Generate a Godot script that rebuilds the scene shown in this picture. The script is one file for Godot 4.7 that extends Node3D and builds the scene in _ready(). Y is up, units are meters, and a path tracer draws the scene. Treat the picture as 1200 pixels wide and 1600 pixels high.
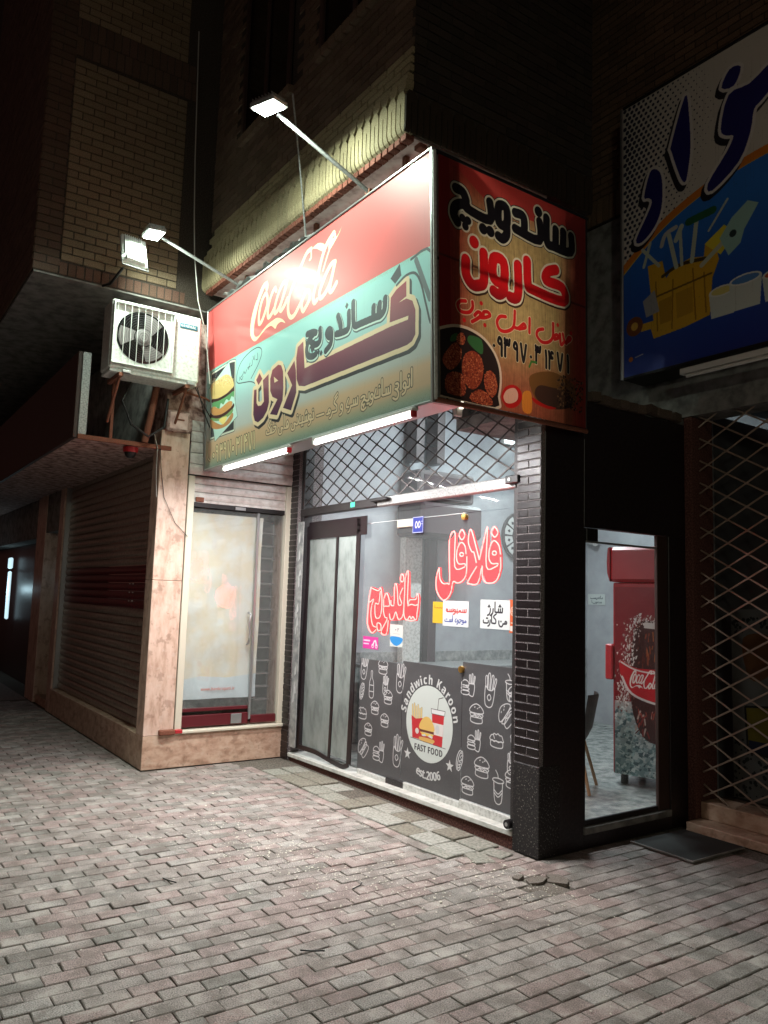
extends Node3D
# A corner sandwich shop at night. x runs along the shop front towards the viewer, z out of the front, y up; metres.
const LOGO_FILL := [[750,57,720,55,682,71,645,106,608,143,576,191,561,240,564,281,589,314,619,329,652,324,689,312,735,298,789,296,816,308,843,325,860,311,886,306,911,309,944,325,924,304,894,288,855,275,815,276,762,280,712,294,666,310,632,310,608,295,602,269,609,232,629,189,660,137,697,100,726,81,734,107,752,108,763,82],[1193,54,1245,48,1303,74,1297,103,1267,88,1238,70],[1444,48,1408,75,1346,73,1339,114,1367,105,1398,86,1428,67]]
const LOGO_STROKE := [[725,117,693,138,668,178,658,219,664,251,692,246,723,216,751,177,753,147,739,119,716,123],[846,138,833,121,802,137,772,174,758,217,765,247,796,241,831,217],[949,129,919,123,877,152,848,189,831,222,836,246,871,237,908,203,945,156],[957,131,908,203,888,238,901,252,935,235,963,211],[1106,262,1075,285,1035,311,1003,314,978,293,970,254,980,212,1008,176,1055,134,1109,84,1147,56,1185,52],[1151,233,1121,251,1102,285,1115,316,1138,307,1171,282,1178,253,1151,233],[1381,51,1325,78,1290,115,1262,163,1234,223,1209,274,1217,309,1243,303],[1381,51,1391,72,1339,118,1291,188],[1393,183,1362,182,1320,209,1278,253,1261,282,1272,304,1308,296,1356,259,1389,191],[1393,183,1350,283,1367,303,1405,278],[1185,52,1186,91,1171,98]]
const NAME_FILL := [[1901,431,1838,445,1802,465,1795,559,1914,566,1911,580,1798,576,1137,585,1122,459,1071,472,1058,519,1063,618,1085,654,1139,667,1906,673,1936,666,1955,646,1956,556,1938,517,1901,498,1853,499,1901,489],[1040,528,971,571,1021,637,934,727,1013,753,1062,680,1056,575],[879,509,819,521,797,560,798,619,823,653,876,675,799,733,874,751,929,689,935,633,930,553,910,520]]
const NAME_NOON := [[620,578,647,581,649,651,666,668,700,672,732,658,717,550,778,532,787,674,766,711,726,738,669,751,631,736,613,702,615,633],[678,505,710,541,667,563,641,532]]
const NAME_HOLE := [[835,557,841,588,882,587]]
const SMALL_STROKE := [[1765,456,1760,497,1735,513,1700,511,1589,507,1558,506,1541,486,1538,404],[1728,466,1725,507],[1686,466,1684,505],[1505,435,1502,500,1454,506,1407,500],[1420,427,1442,471,1440,499],[1344,465,1328,476,1347,497,1369,493,1361,472,1344,465],[1369,493,1362,531,1321,551],[1271,443,1270,494,1228,500,1181,471],[1157,435,1207,439,1236,449],[1226,447,1175,466,1155,502,1167,535,1209,548,1238,544]]
const SMALL_DOT := [[1489,403,1260,541,1282,551,1195,502,1216,512,1205,519]]
const BUBBLE := [[405,491,408,451,448,403,537,373,640,367,691,385,696,416,660,457,618,486,580,511],[405,491,429,504,488,513,559,523,603,535,633,550],[651,397,652,428,633,426],[598,400,612,422,620,401],[590,417,591,441,574,445],[565,427,548,455,539,445,565,447],[526,453,509,469,495,458],[495,454,477,470,451,480,469,493,482,479],[441,474,437,492]]
const CARD_BLACK := [[64,379,301,371,316,368,377,376,379,739,64,737]]
const CARD_WHITE := [[301,359,421,676,130,766,23,456]]
const BURGER := [[52,462,67,431,160,425,259,420,328,445,362,478,364,510,283,527,164,532,76,521],[76,521,164,532,283,527,366,511,371,541,284,552,165,558,82,544],[82,542,164,547,284,543,371,532,370,565,342,555,314,574,274,558,236,580,200,565,177,598,135,573,94,574],[62,572,114,569,187,594,304,576,357,591,325,621,208,629,95,613],[58,595,106,617,218,629,334,615,372,598,372,622,287,645,169,649,64,627],[64,622,168,645,287,641,363,625,355,647,298,658,229,662,149,656,75,639],[179,653,288,654,240,690],[59,632,139,663,240,689,355,647,365,674,309,701,211,707,119,696,66,672]]
const TEXT_LINES := [[646,835,73,840]]
const TEXT_LINE2 := [[1941,830,760,826],[1941,800,1941,837]]
const CORNER_MARK := [[2098,348,2144,364,2185,400,2185,413,2165,385]]
const SB_BLACK := [[106,132,146,136,168,169,172,208,321,220,323,131],[172,194,136,199,100,224,91,264,113,294],[383,131,383,215,434,210,434,126,383,131],[434,204,434,259,406,290,378,285],[496,129,544,127,558,152,558,201],[494,212,663,221,669,122],[721,86,722,212,766,224,902,216,908,129],[846,123,842,201],[789,128,786,206]]
const SB_DOT := [[146,266,180,268,163,301],[277,279,324,278,662,71],[217,363]]
const SB_RED := [[164,464,164,533,200,574,244,568,278,536,278,401],[343,409,343,506,409,509,409,407,343,409],[409,506,408,554,373,579,341,571],[509,396,508,539,484,571,452,572],[787,344,725,372,711,420,835,428,845,501,612,494,578,472,574,356]]
const SB_SCRIPT := [[160,666,128,674,110,696,128,722,178,716,203,689,203,660],[216,721,236,701,255,702,244,725,199,756],[244,725,270,710,274,692,300,685,315,699,281,717,258,722],[419,680,380,689,361,721,380,754,427,752,475,718,483,637],[475,718,507,719,548,688,560,704,515,721],[590,651,589,724],[691,683,653,698,644,727,682,753,734,742,765,706,766,637],[765,713,792,691,810,703,778,719],[819,682,827,737,850,719],[842,677,859,717,891,704,905,688,887,686,868,722]]
const SB_SDOT := [[150,760,281,754,259,652,802,638,906,659]]
const SB_DIGITS := [[341,841,385,839,434,837,494,842,549,840,601,847,656,828,707,839,751,838,822,833,876,832],[385,797,395,872]]
const SB_PLATE := [[2,839,71,812,135,801,199,805,273,828,341,883,375,947,383,1016,371,1088,351,1144,2,1141]]
const SB_BALLS := [[71,895,106,882,131,916,113,976,57,1015,16,973],[199,896,250,914,273,967,257,1039,206,1082,155,1058,134,994,149,929],[127,827,154,838,145,874,113,881,103,855],[318,970,356,997,367,1054,332,1100,287,1062,280,1000],[50,1033,127,1018,155,1058,148,1121,57,1126,30,1092],[191,1108,250,1075,302,1088,336,1132,264,1144,198,1135]]
const SB_LEAF := [[185,825,258,832,265,899,214,887,170,857],[71,851,106,832,99,867,64,880]]
const SB_FOOD := [[394,1084,425,1031,481,1012,529,1031,537,1077,496,1120,433,1130],[409,1081,433,1045,481,1027,509,1046,505,1083,464,1107,425,1108],[546,1040,604,1030,607,1129,545,1130],[587,960,655,916,768,894,866,913,939,945,929,1043,810,1081,688,1083,629,1050],[629,1031,663,982,767,976,865,977,920,1019,892,1062,775,1087,679,1072],[612,1052,705,1074,792,1078,739,1093,637,1079]]
const NEON_A := [[-1334,2026,-1364,1968,-1375,1899,-1362,1831,-1321,1779,-1266,1750,-1209,1772,-1168,1827,-1146,1906,-1090,1897,-1035,1909,-990,1947,-974,2007,-975,2117],[-1334,2026,-1323,1936,-1281,1893,-1222,1893,-1190,1918,-1204,2261,-1131,2316,-1127,2033,-1011,2025,-998,2055,-1076,2056,-1106,2105,-1099,2177,-1068,2225,-1035,2232,-998,2198,-985,2135],[-1018,2133,-1024,2122,-1041,2118,-1058,2123,-1066,2134,-1059,2145,-1042,2149,-1025,2144,-1018,2133],[-1043,2341,-1005,2294,-1041,2257,-1079,2298,-1043,2341],[-820,2084,-863,2193,-920,2326,-947,2321,-958,2232,-915,2154,-888,2147,-855,2061],[-820,2084,-784,2190,-740,2322,-727,2316,-733,2027,-628,2025,-600,2050,-670,2052,-705,2095,-698,2176,-666,2226,-632,2228,-590,2189,-572,2121],[-572,2101,-570,2013,-601,1935,-650,1901,-734,1901,-778,1947,-785,2036,-833,1897,-935,1891,-953,1912,-850,2032],[-620,2133,-626,2122,-642,2118,-659,2123,-666,2135,-660,2146,-643,2150,-627,2145,-620,2133],[-647,2343,-605,2298,-641,2260,-680,2302,-647,2343]]
const NEON_A_BACK := [[-1335,2029,-1364,1968,-1375,1899,-1362,1831,-1321,1779,-1266,1750,-1209,1772,-1168,1827,-1146,1906,-1090,1897,-1035,1909,-990,1947,-962,1912,-935,1891,-833,1897,-783,1976,-734,1901,-650,1901,-601,1935,-570,2013,-572,2121,-590,2189,-609,2292,-647,2343,-684,2296,-686,2204,-714,2119,-731,2322,-748,2317,-821,2098,-920,2326,-947,2321,-967,2233,-1005,2288,-1043,2341,-1079,2292,-1081,2213,-1117,2154,-1131,2316,-1204,2261,-1190,1918,-1222,1893,-1281,1893,-1323,1936]]
const NEON_B := [[-1781,1998,-1826,1942,-1829,1820,-1835,1667,-1827,1597,-1787,1563,-1653,1569,-1635,1624,-1618,1723,-1621,1777,-1638,1797,-1657,1752,-1702,1746,-1753,1740,-1772,1699,-1784,1770,-1781,1998],[-1776,1689,-1717,1703,-1667,1695,-1634,1703],[-1770,1569,-1746,1595,-1720,1576,-1696,1594,-1670,1573],[-1849,1940,-1856,1914,-1874,1904,-1893,1914,-1902,1940,-1895,1965,-1877,1976,-1858,1965,-1849,1940],[-1861,1850,-1905,1773,-1871,1707,-1923,1696,-1943,1818,-1964,1885,-1989,1859,-1991,1704,-2012,1683,-2040,1693,-2042,1734],[-1835,1667,-1857,1586,-1917,1563,-1960,1628,-1997,1565,-2042,1558,-2062,1609],[-2158,1669,-2161,1737,-2136,1785,-2109,1793,-2079,1754,-2066,1682,-2149,1674,-2160,1632,-2134,1575,-2096,1556,-2183,1447,-2162,1412,-2098,1423,-2077,1546],[-2382,1846,-2260,1820,-2219,1847,-2196,1784,-2190,1657,-2218,1572,-2274,1559,-2300,1601,-2301,1697,-2244,1698,-2222,1815],[-2382,1846,-2413,1710,-2332,1739,-2358,1685,-2372,1598,-2337,1493,-2279,1474],[-2413,1710,-2426,1596,-2425,1499,-2382,1437,-2333,1418,-2277,1448],[-2261,1507,-2224,1514,-2195,1494,-2197,1452,-2249,1449,-2261,1507]]
const NEON_B_BACK := [[-2382,1852,-2260,1826,-2219,1853,-2187,1784,-2169,1710,-2136,1785,-2109,1793,-2069,1744,-2003,1776,-1989,1859,-1964,1885,-1931,1860,-1904,1922,-1877,1978,-1848,1942,-1826,1942,-1781,1998,-1766,1760,-1702,1751,-1638,1797,-1616,1763,-1630,1624,-1653,1564,-1787,1561,-1847,1566,-1917,1560,-2041,1553,-2073,1546,-2098,1421,-2162,1409,-2277,1448,-2333,1416,-2382,1434,-2425,1499,-2426,1596,-2413,1710]]
const ICONS := [["burger",-2074,1121,74],["burger",-2188,733,64],["burger",-1981,854,66],["burger",-2288,521,61],["burger",-773,872,80],["burger",-702,475,83],["burger",-864,307,73],["burger",-2024,641,63],["burger",-353,1071,65],["burger",-366,453,74],["fries",-1796,1053,124],["fries",-2387,1100,112],["fries",-2029,962,80],["fries",-1815,411,127],["fries",-623,1073,118],["fries",-384,568,74],["hotdog",-2411,858,83],["hotdog",-960,478,86],["sub",-2399,657,69],["sub",-539,704,68],["sub",-332,749,53],["combo",-2105,354,92],["combo",-794,668,81],["combo",-877,1086,87],["cup",-402,1120,93],["cup",-516,374,113],["bottle",-2255,945,116],["tilt",-2367,343,84],["tilt",-438,907,85]]

var rng := RandomNumberGenerator.new()
var M := {}
var meshes := {}
var taken := {}

# ---------- scene tree helpers ----------
func numbered(called: String) -> String:
	var n: int = taken.get(called, 0)
	taken[called] = n + 1
	return called if n == 0 else "%s_%03d" % [called, n]

func thing(called: String, label: String, category: String, at := Vector3.ZERO, group := "") -> Node3D:
	var o := Node3D.new()
	o.name = numbered(called)
	add_child(o)
	o.position = at
	o.set_meta("label", label)
	o.set_meta("category", category)
	if group != "":
		o.set_meta("group", group)
	return o

func put(parent: Node3D, called: String, mesh: Mesh, m: Material, at := Vector3.ZERO, turn := Vector3.ZERO) -> MeshInstance3D:
	var o := MeshInstance3D.new()
	o.name = called
	o.mesh = mesh
	o.material_override = m
	parent.add_child(o, true)
	o.position = at
	o.rotation = turn
	return o

func stuff(o: Node3D) -> Node3D:
	o.set_meta("kind", "stuff")
	return o

# ---------- mesh helpers ----------
func quad(st: SurfaceTool, a: Vector3, b: Vector3, c: Vector3, d: Vector3, uv := false) -> void:
	# a b c d counter-clockwise seen from outside
	var p := [a, c, b, a, d, c]
	var t := [Vector2(0, 1), Vector2(1, 0), Vector2(1, 1), Vector2(0, 1), Vector2(0, 0), Vector2(1, 0)]
	var n := (b - a).cross(c - a).normalized()
	if n.length() < 0.5:
		n = (c - a).cross(d - a).normalized()
	for i in 6:
		st.set_normal(n)
		st.set_uv(t[i] if uv else Vector2.ZERO)
		st.add_vertex(p[i])

func begin() -> SurfaceTool:
	var st := SurfaceTool.new()
	st.begin(Mesh.PRIMITIVE_TRIANGLES)
	return st

# box with chamfered edges, added to a SurfaceTool
func add_box(st: SurfaceTool, lo: Vector3, hi: Vector3, c := 0.0) -> void:
	var x0 := lo.x; var y0 := lo.y; var z0 := lo.z
	var x1 := hi.x; var y1 := hi.y; var z1 := hi.z
	var m: float = minf(c, minf(x1 - x0, minf(y1 - y0, z1 - z0)) * 0.45)
	quad(st, Vector3(x0 + m, y0 + m, z1), Vector3(x1 - m, y0 + m, z1), Vector3(x1 - m, y1 - m, z1), Vector3(x0 + m, y1 - m, z1))
	quad(st, Vector3(x1 - m, y0 + m, z0), Vector3(x0 + m, y0 + m, z0), Vector3(x0 + m, y1 - m, z0), Vector3(x1 - m, y1 - m, z0))
	quad(st, Vector3(x1, y0 + m, z1 - m), Vector3(x1, y0 + m, z0 + m), Vector3(x1, y1 - m, z0 + m), Vector3(x1, y1 - m, z1 - m))
	quad(st, Vector3(x0, y0 + m, z0 + m), Vector3(x0, y0 + m, z1 - m), Vector3(x0, y1 - m, z1 - m), Vector3(x0, y1 - m, z0 + m))
	quad(st, Vector3(x0 + m, y1, z1 - m), Vector3(x1 - m, y1, z1 - m), Vector3(x1 - m, y1, z0 + m), Vector3(x0 + m, y1, z0 + m))
	quad(st, Vector3(x0 + m, y0, z0 + m), Vector3(x1 - m, y0, z0 + m), Vector3(x1 - m, y0, z1 - m), Vector3(x0 + m, y0, z1 - m))
	if m <= 0.0:
		return
	for s in [0, 1]:
		var z := z1 if s == 0 else z0
		var zi := z1 - m if s == 0 else z0 + m
		var e := [[Vector3(x0 + m, y1 - m, z), Vector3(x1 - m, y1 - m, z), Vector3(x1 - m, y1, zi), Vector3(x0 + m, y1, zi)],
			[Vector3(x0 + m, y0, zi), Vector3(x1 - m, y0, zi), Vector3(x1 - m, y0 + m, z), Vector3(x0 + m, y0 + m, z)],
			[Vector3(x1 - m, y0 + m, z), Vector3(x1, y0 + m, zi), Vector3(x1, y1 - m, zi), Vector3(x1 - m, y1 - m, z)],
			[Vector3(x0, y0 + m, zi), Vector3(x0 + m, y0 + m, z), Vector3(x0 + m, y1 - m, z), Vector3(x0, y1 - m, zi)]]
		for q in e:
			if s == 0:
				quad(st, q[0], q[1], q[2], q[3])
			else:
				quad(st, q[3], q[2], q[1], q[0])
		for k in 4:
			var sx := x1 if k % 2 == 0 else x0
			var ix := x1 - m if k % 2 == 0 else x0 + m
			var sy := y1 if k < 2 else y0
			var iy := y1 - m if k < 2 else y0 + m
			var a := Vector3(ix, iy, z); var b := Vector3(sx, iy, zi); var d := Vector3(ix, sy, zi)
			var nn := (b - a).cross(d - a).normalized()
			var outward := Vector3(sx - ix, sy - iy, z - zi)
			var tri := [a, d, b] if nn.dot(outward) > 0 else [a, b, d]
			if nn.dot(outward) < 0:
				nn = -nn
			for v in tri:
				st.set_normal(nn); st.set_uv(Vector2.ZERO); st.add_vertex(v)
	for k in 4:
		var right := k % 2 == 0
		var top := k < 2
		var xa := x1 - m if right else x0 + m
		var xb := x1 if right else x0
		var ya := y1 if top else y0
		var yb := y1 - m if top else y0 + m
		var q := [Vector3(xa, ya, z1 - m), Vector3(xb, yb, z1 - m), Vector3(xb, yb, z0 + m), Vector3(xa, ya, z0 + m)]
		if right == top:
			quad(st, q[0], q[1], q[2], q[3])
		else:
			quad(st, q[3], q[2], q[1], q[0])

func box_mesh(size: Vector3, c := 0.0) -> Mesh:
	var key := "b%.4f,%.4f,%.4f,%.4f" % [size.x, size.y, size.z, c]
	if not meshes.has(key):
		var st := begin()
		add_box(st, -size / 2, size / 2, c)
		meshes[key] = st.commit()
	return meshes[key]

# a box from corner to corner
func box(parent: Node3D, called: String, lo: Vector3, hi: Vector3, m: Material, c := 0.004) -> MeshInstance3D:
	return put(parent, called, box_mesh(hi - lo, c), m, (lo + hi) / 2)

func add_tube(st: SurfaceTool, pts: Array, r: float, sides := 8) -> void:
	var rings := []
	for i in pts.size():
		var a: Vector3 = pts[maxi(i - 1, 0)]
		var b: Vector3 = pts[mini(i + 1, pts.size() - 1)]
		var t := (b - a).normalized()
		if t.length() < 0.5:
			t = Vector3.UP
		var up := Vector3.UP if absf(t.y) < 0.95 else Vector3.RIGHT
		var s := t.cross(up).normalized()
		var w := s.cross(t).normalized()
		var ring := []
		for k in sides:
			var f := TAU * k / sides
			ring.append([pts[i] + (s * cos(f) + w * sin(f)) * r, s * cos(f) + w * sin(f)])
		rings.append(ring)
	for i in pts.size() - 1:
		for k in sides:
			var q := [rings[i][k], rings[i][(k + 1) % sides], rings[i + 1][(k + 1) % sides], rings[i + 1][k]]
			for j in [0, 1, 2, 0, 2, 3]:
				st.set_normal(q[j][1]); st.set_uv(Vector2.ZERO); st.add_vertex(q[j][0])
	for e in [0, rings.size() - 1]:
		var n: Vector3 = (pts[0] - pts[1]).normalized() if e == 0 else (pts[-1] - pts[-2]).normalized()
		for k in sides:
			var tri := [pts[e], rings[e][(k + 1) % sides][0], rings[e][k][0]]
			if e != 0:
				tri = [pts[e], rings[e][k][0], rings[e][(k + 1) % sides][0]]
			for v in tri:
				st.set_normal(n); st.set_uv(Vector2.ZERO); st.add_vertex(v)

func tube(parent: Node3D, called: String, pts: Array, r: float, m: Material, sides := 8) -> MeshInstance3D:
	var st := begin()
	add_tube(st, pts, r, sides)
	return put(parent, called, st.commit(), m)

# flat polygon (x, y) extruded from z0 to z1
func add_prism(st: SurfaceTool, poly: PackedVector2Array, z0: float, z1: float) -> void:
	var p := poly.duplicate()
	if not Geometry2D.is_polygon_clockwise(p):
		p.reverse()
	# Godot calls y-down clockwise; after this p runs counter-clockwise seen from +z with y up
	var area := 0.0
	for i in p.size():
		area += p[i].cross(p[(i + 1) % p.size()])
	if area < 0:
		p.reverse()
	var tri := Geometry2D.triangulate_polygon(p)
	for i in range(0, tri.size(), 3):
		var a := p[tri[i]]; var b := p[tri[i + 1]]; var c := p[tri[i + 2]]
		if (b - a).cross(c - a) < 0:
			var s := b; b = c; c = s
		for v in [a, c, b]:
			st.set_normal(Vector3.BACK); st.set_uv(Vector2.ZERO); st.add_vertex(Vector3(v.x, v.y, z1))
		for v in [a, b, c]:
			st.set_normal(Vector3.FORWARD); st.set_uv(Vector2.ZERO); st.add_vertex(Vector3(v.x, v.y, z0))
	for i in p.size():
		var a := p[i]; var b := p[(i + 1) % p.size()]
		quad(st, Vector3(a.x, a.y, z0), Vector3(b.x, b.y, z0), Vector3(b.x, b.y, z1), Vector3(a.x, a.y, z1))

func prism(poly: PackedVector2Array, z0: float, z1: float) -> Mesh:
	var st := begin()
	add_prism(st, poly, z0, z1)
	return st.commit()

# solid of revolution about y; profile of (radius, y) from bottom to top
func lathe(profile: Array, sides := 24) -> Mesh:
	var st := begin()
	st.set_smooth_group(-1)
	for i in profile.size() - 1:
		for k in sides:
			var a := TAU * k / sides
			var b := TAU * (k + 1) / sides
			var p: Vector2 = profile[i]; var q: Vector2 = profile[i + 1]
			quad(st, Vector3(p.x * sin(a), p.y, p.x * cos(a)), Vector3(p.x * sin(b), p.y, p.x * cos(b)), Vector3(q.x * sin(b), q.y, q.x * cos(b)), Vector3(q.x * sin(a), q.y, q.x * cos(a)))
	return st.commit()

# sheet with a picture on its front (+z), thickness t, x and y centred
func sheet(w: float, h: float, t: float) -> Mesh:
	var key := "s%.4f,%.4f,%.4f" % [w, h, t]
	if not meshes.has(key):
		var st := begin()
		var a := Vector3(-w / 2, -h / 2, t); var b := Vector3(w / 2, -h / 2, t); var c := Vector3(w / 2, h / 2, t); var d := Vector3(-w / 2, h / 2, t)
		quad(st, a, b, c, d, true)
		var k := Vector3(0, 0, -t)
		for e in [[a, b], [b, c], [c, d], [d, a]]:
			quad(st, e[0] + k, e[1] + k, e[1], e[0])
		quad(st, b + k, a + k, d + k, c + k)
		meshes[key] = st.commit()
	return meshes[key]

func disc(r: float, n := 24, ry := -1.0) -> PackedVector2Array:
	var p := PackedVector2Array()
	for i in n:
		p.append(Vector2(cos(TAU * i / n) * r, sin(TAU * i / n) * (r if ry < 0 else ry)))
	return p

# ---------- materials ----------
func srgb(r: float, g: float, b: float) -> Color:
	return Color(r, g, b).linear_to_srgb()

func plain(called: String, c: Color, rough := 0.8, metal := 0.0) -> StandardMaterial3D:
	var m := StandardMaterial3D.new()
	m.resource_name = called
	m.albedo_color = c
	m.roughness = rough
	m.metallic = metal
	M[called] = m
	return m

func noise_tex(freq: float, lo: Color, mid: Color, hi: Color, seed_: int, oct := 5, type := FastNoiseLite.TYPE_SIMPLEX_SMOOTH, size := 512) -> NoiseTexture2D:
	var n := FastNoiseLite.new()
	n.noise_type = type
	n.seed = seed_
	n.frequency = freq
	n.fractal_octaves = oct
	n.fractal_gain = 0.6
	var t := NoiseTexture2D.new()
	t.width = size; t.height = size
	t.seamless = true
	t.noise = n
	var g := Gradient.new()
	g.offsets = PackedFloat32Array([0.15, 0.5, 0.85])
	g.colors = PackedColorArray([lo, mid, hi])
	t.color_ramp = g
	return t

func bump_tex(freq: float, seed_: int, strength := 4.0, oct := 4) -> NoiseTexture2D:
	var n := FastNoiseLite.new()
	n.seed = seed_
	n.frequency = freq
	n.fractal_octaves = oct
	var t := NoiseTexture2D.new()
	t.width = 512; t.height = 512
	t.seamless = true
	t.noise = n
	t.as_normal_map = true
	t.bump_strength = strength
	return t

func rocky(called: String, tex: Texture2D, scale: Vector3, rough := 0.85, normal: Texture2D = null, nscale := 1.0, tint := Color.WHITE) -> StandardMaterial3D:
	var m := plain(called, tint, rough)
	m.albedo_texture = tex
	m.uv1_triplanar = true
	m.uv1_world_triplanar = true
	m.uv1_scale = scale
	if normal:
		m.normal_enabled = true
		m.normal_texture = normal
		m.normal_scale = nscale
	return m

# patches of dust, splashes or stains over a material, in world scale
func patched(m: StandardMaterial3D, scale: float, freq: float, seed_: int, stops: Array, oct := 6, size := 512) -> void:
	var n := FastNoiseLite.new()
	n.seed = seed_
	n.frequency = freq
	n.fractal_octaves = oct
	n.fractal_gain = 0.62
	var t := NoiseTexture2D.new()
	t.width = size; t.height = size
	t.seamless = true
	t.noise = n
	var g := Gradient.new()
	var at := PackedFloat32Array(); var cs := PackedColorArray()
	for s in stops:
		at.append(s[0]); cs.append(s[1])
	g.offsets = at
	g.colors = cs
	t.color_ramp = g
	m.detail_enabled = true
	m.detail_albedo = t
	m.detail_blend_mode = BaseMaterial3D.BLEND_MODE_MIX
	m.detail_uv_layer = BaseMaterial3D.DETAIL_UV_2
	m.uv2_triplanar = true
	m.uv2_world_triplanar = true
	m.uv2_scale = Vector3(scale, scale, scale)

func printed(called: String, img: Image, rough := 0.5, clear := 0.0) -> StandardMaterial3D:
	var m := plain(called, Color.WHITE, rough)
	m.albedo_texture = ImageTexture.create_from_image(img)
	m.texture_repeat = false
	if clear > 0.0:
		m.clearcoat_enabled = true
		m.clearcoat = clear
		m.clearcoat_roughness = 0.08
	return m

func glow(called: String, c: Color, e: float) -> StandardMaterial3D:
	var m := plain(called, c, 0.4)
	m.emission_enabled = true
	m.emission = c
	m.emission_energy_multiplier = e
	return m

func glass(called: String, c: Color, a: float, rough := 0.03) -> StandardMaterial3D:
	var m := plain(called, Color(c.r, c.g, c.b, a), rough)
	m.transparency = BaseMaterial3D.TRANSPARENCY_ALPHA
	return m

# ---------- drawing flat print into an Image ----------
func pv(a: Array) -> PackedVector2Array:
	var p := PackedVector2Array()
	for i in range(0, a.size(), 2):
		p.append(Vector2(a[i], a[i + 1]))
	return p

func curve(p: PackedVector2Array, n := 5) -> PackedVector2Array:
	var o := PackedVector2Array()
	var closed := p.size() > 3 and p[0].distance_to(p[-1]) < 0.01
	for i in p.size() - 1:
		var a := p[i - 1] if i > 0 else (p[p.size() - 2] if closed else p[0])
		var d := p[i + 2] if i + 2 < p.size() else (p[1] if closed else p[-1])
		for k in n:
			o.append(p[i].cubic_interpolate(p[i + 1], a, d, float(k) / n))
	o.append(p[-1])
	return o

func fill(img: Image, polys: Array, c: Color, c2 = null, g0 := 0.0, g1 := 1.0) -> void:
	var y0 := 1e9; var y1 := -1e9
	for p in polys:
		for v in p:
			y0 = minf(y0, v.y); y1 = maxf(y1, v.y)
	var w := img.get_width()
	for y in range(maxi(0, int(floor(y0))), mini(img.get_height() - 1, int(ceil(y1))) + 1):
		var yc := y + 0.5
		var xs := PackedFloat32Array()
		for p in polys:
			var n: int = p.size()
			var a: Vector2 = p[n - 1]
			for i in n:
				var b: Vector2 = p[i]
				if (a.y <= yc) != (b.y <= yc):
					xs.append(a.x + (yc - a.y) / (b.y - a.y) * (b.x - a.x))
				a = b
		xs.sort()
		var col := c
		if c2 != null:
			col = c.lerp(c2, clampf((yc - g0) / (g1 - g0), 0, 1))
		for i in range(0, xs.size() - 1, 2):
			var xa := clampi(int(round(xs[i])), 0, w)
			var xb := clampi(int(round(xs[i + 1])), 0, w)
			if xb > xa:
				img.fill_rect(Rect2i(xa, y, xb - xa, 1), col)

func stroke(img: Image, p: PackedVector2Array, w: float, c: Color, c2 = null, g0 := 0.0, g1 := 1.0) -> void:
	var q := Geometry2D.offset_polyline(p, w / 2, Geometry2D.JOIN_ROUND, Geometry2D.END_ROUND)
	if q.size() > 0:
		fill(img, q, c, c2, g0, g1)

func grown(p: PackedVector2Array, d: float) -> Array:
	return Geometry2D.offset_polygon(p, d, Geometry2D.JOIN_ROUND)

func moved(p: PackedVector2Array, by: Vector2) -> PackedVector2Array:
	var o := PackedVector2Array()
	for v in p:
		o.append(v + by)
	return o

func blot(img: Image, x: int, y: int, c: Color, a: float) -> void:
	if x >= 0 and y >= 0 and x < img.get_width() and y < img.get_height():
		img.set_pixel(x, y, img.get_pixel(x, y).lerp(c, a))

# runs, scratches and specks of dirt with outlines of their own
func soil(img: Image, seed_: int, runs: int, specks: int, c: Color, a := 0.35) -> void:
	var g := RandomNumberGenerator.new()
	g.seed = seed_
	var w := img.get_width(); var h := img.get_height()
	for i in runs:
		var x := g.randi_range(0, w - 1)
		var y := g.randi_range(0, h - 1)
		var n := g.randi_range(int(h * 0.02), int(h * 0.16))
		var f := g.randf_range(0.2, 1.0) * a
		for k in n:
			if g.randf() < 0.75:
				blot(img, x, y + k, c, f * g.randf_range(0.4, 1.0))
			if g.randf() < 0.04:
				x += g.randi_range(-1, 1)
	for i in specks:
		var x := g.randi_range(0, w - 1)
		var y := g.randi_range(0, h - 1)
		for k in g.randi_range(1, 5):
			blot(img, x + g.randi_range(0, 2), y + g.randi_range(0, 2), c, a * 1.5 * g.randf_range(0.4, 1.0))

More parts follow.
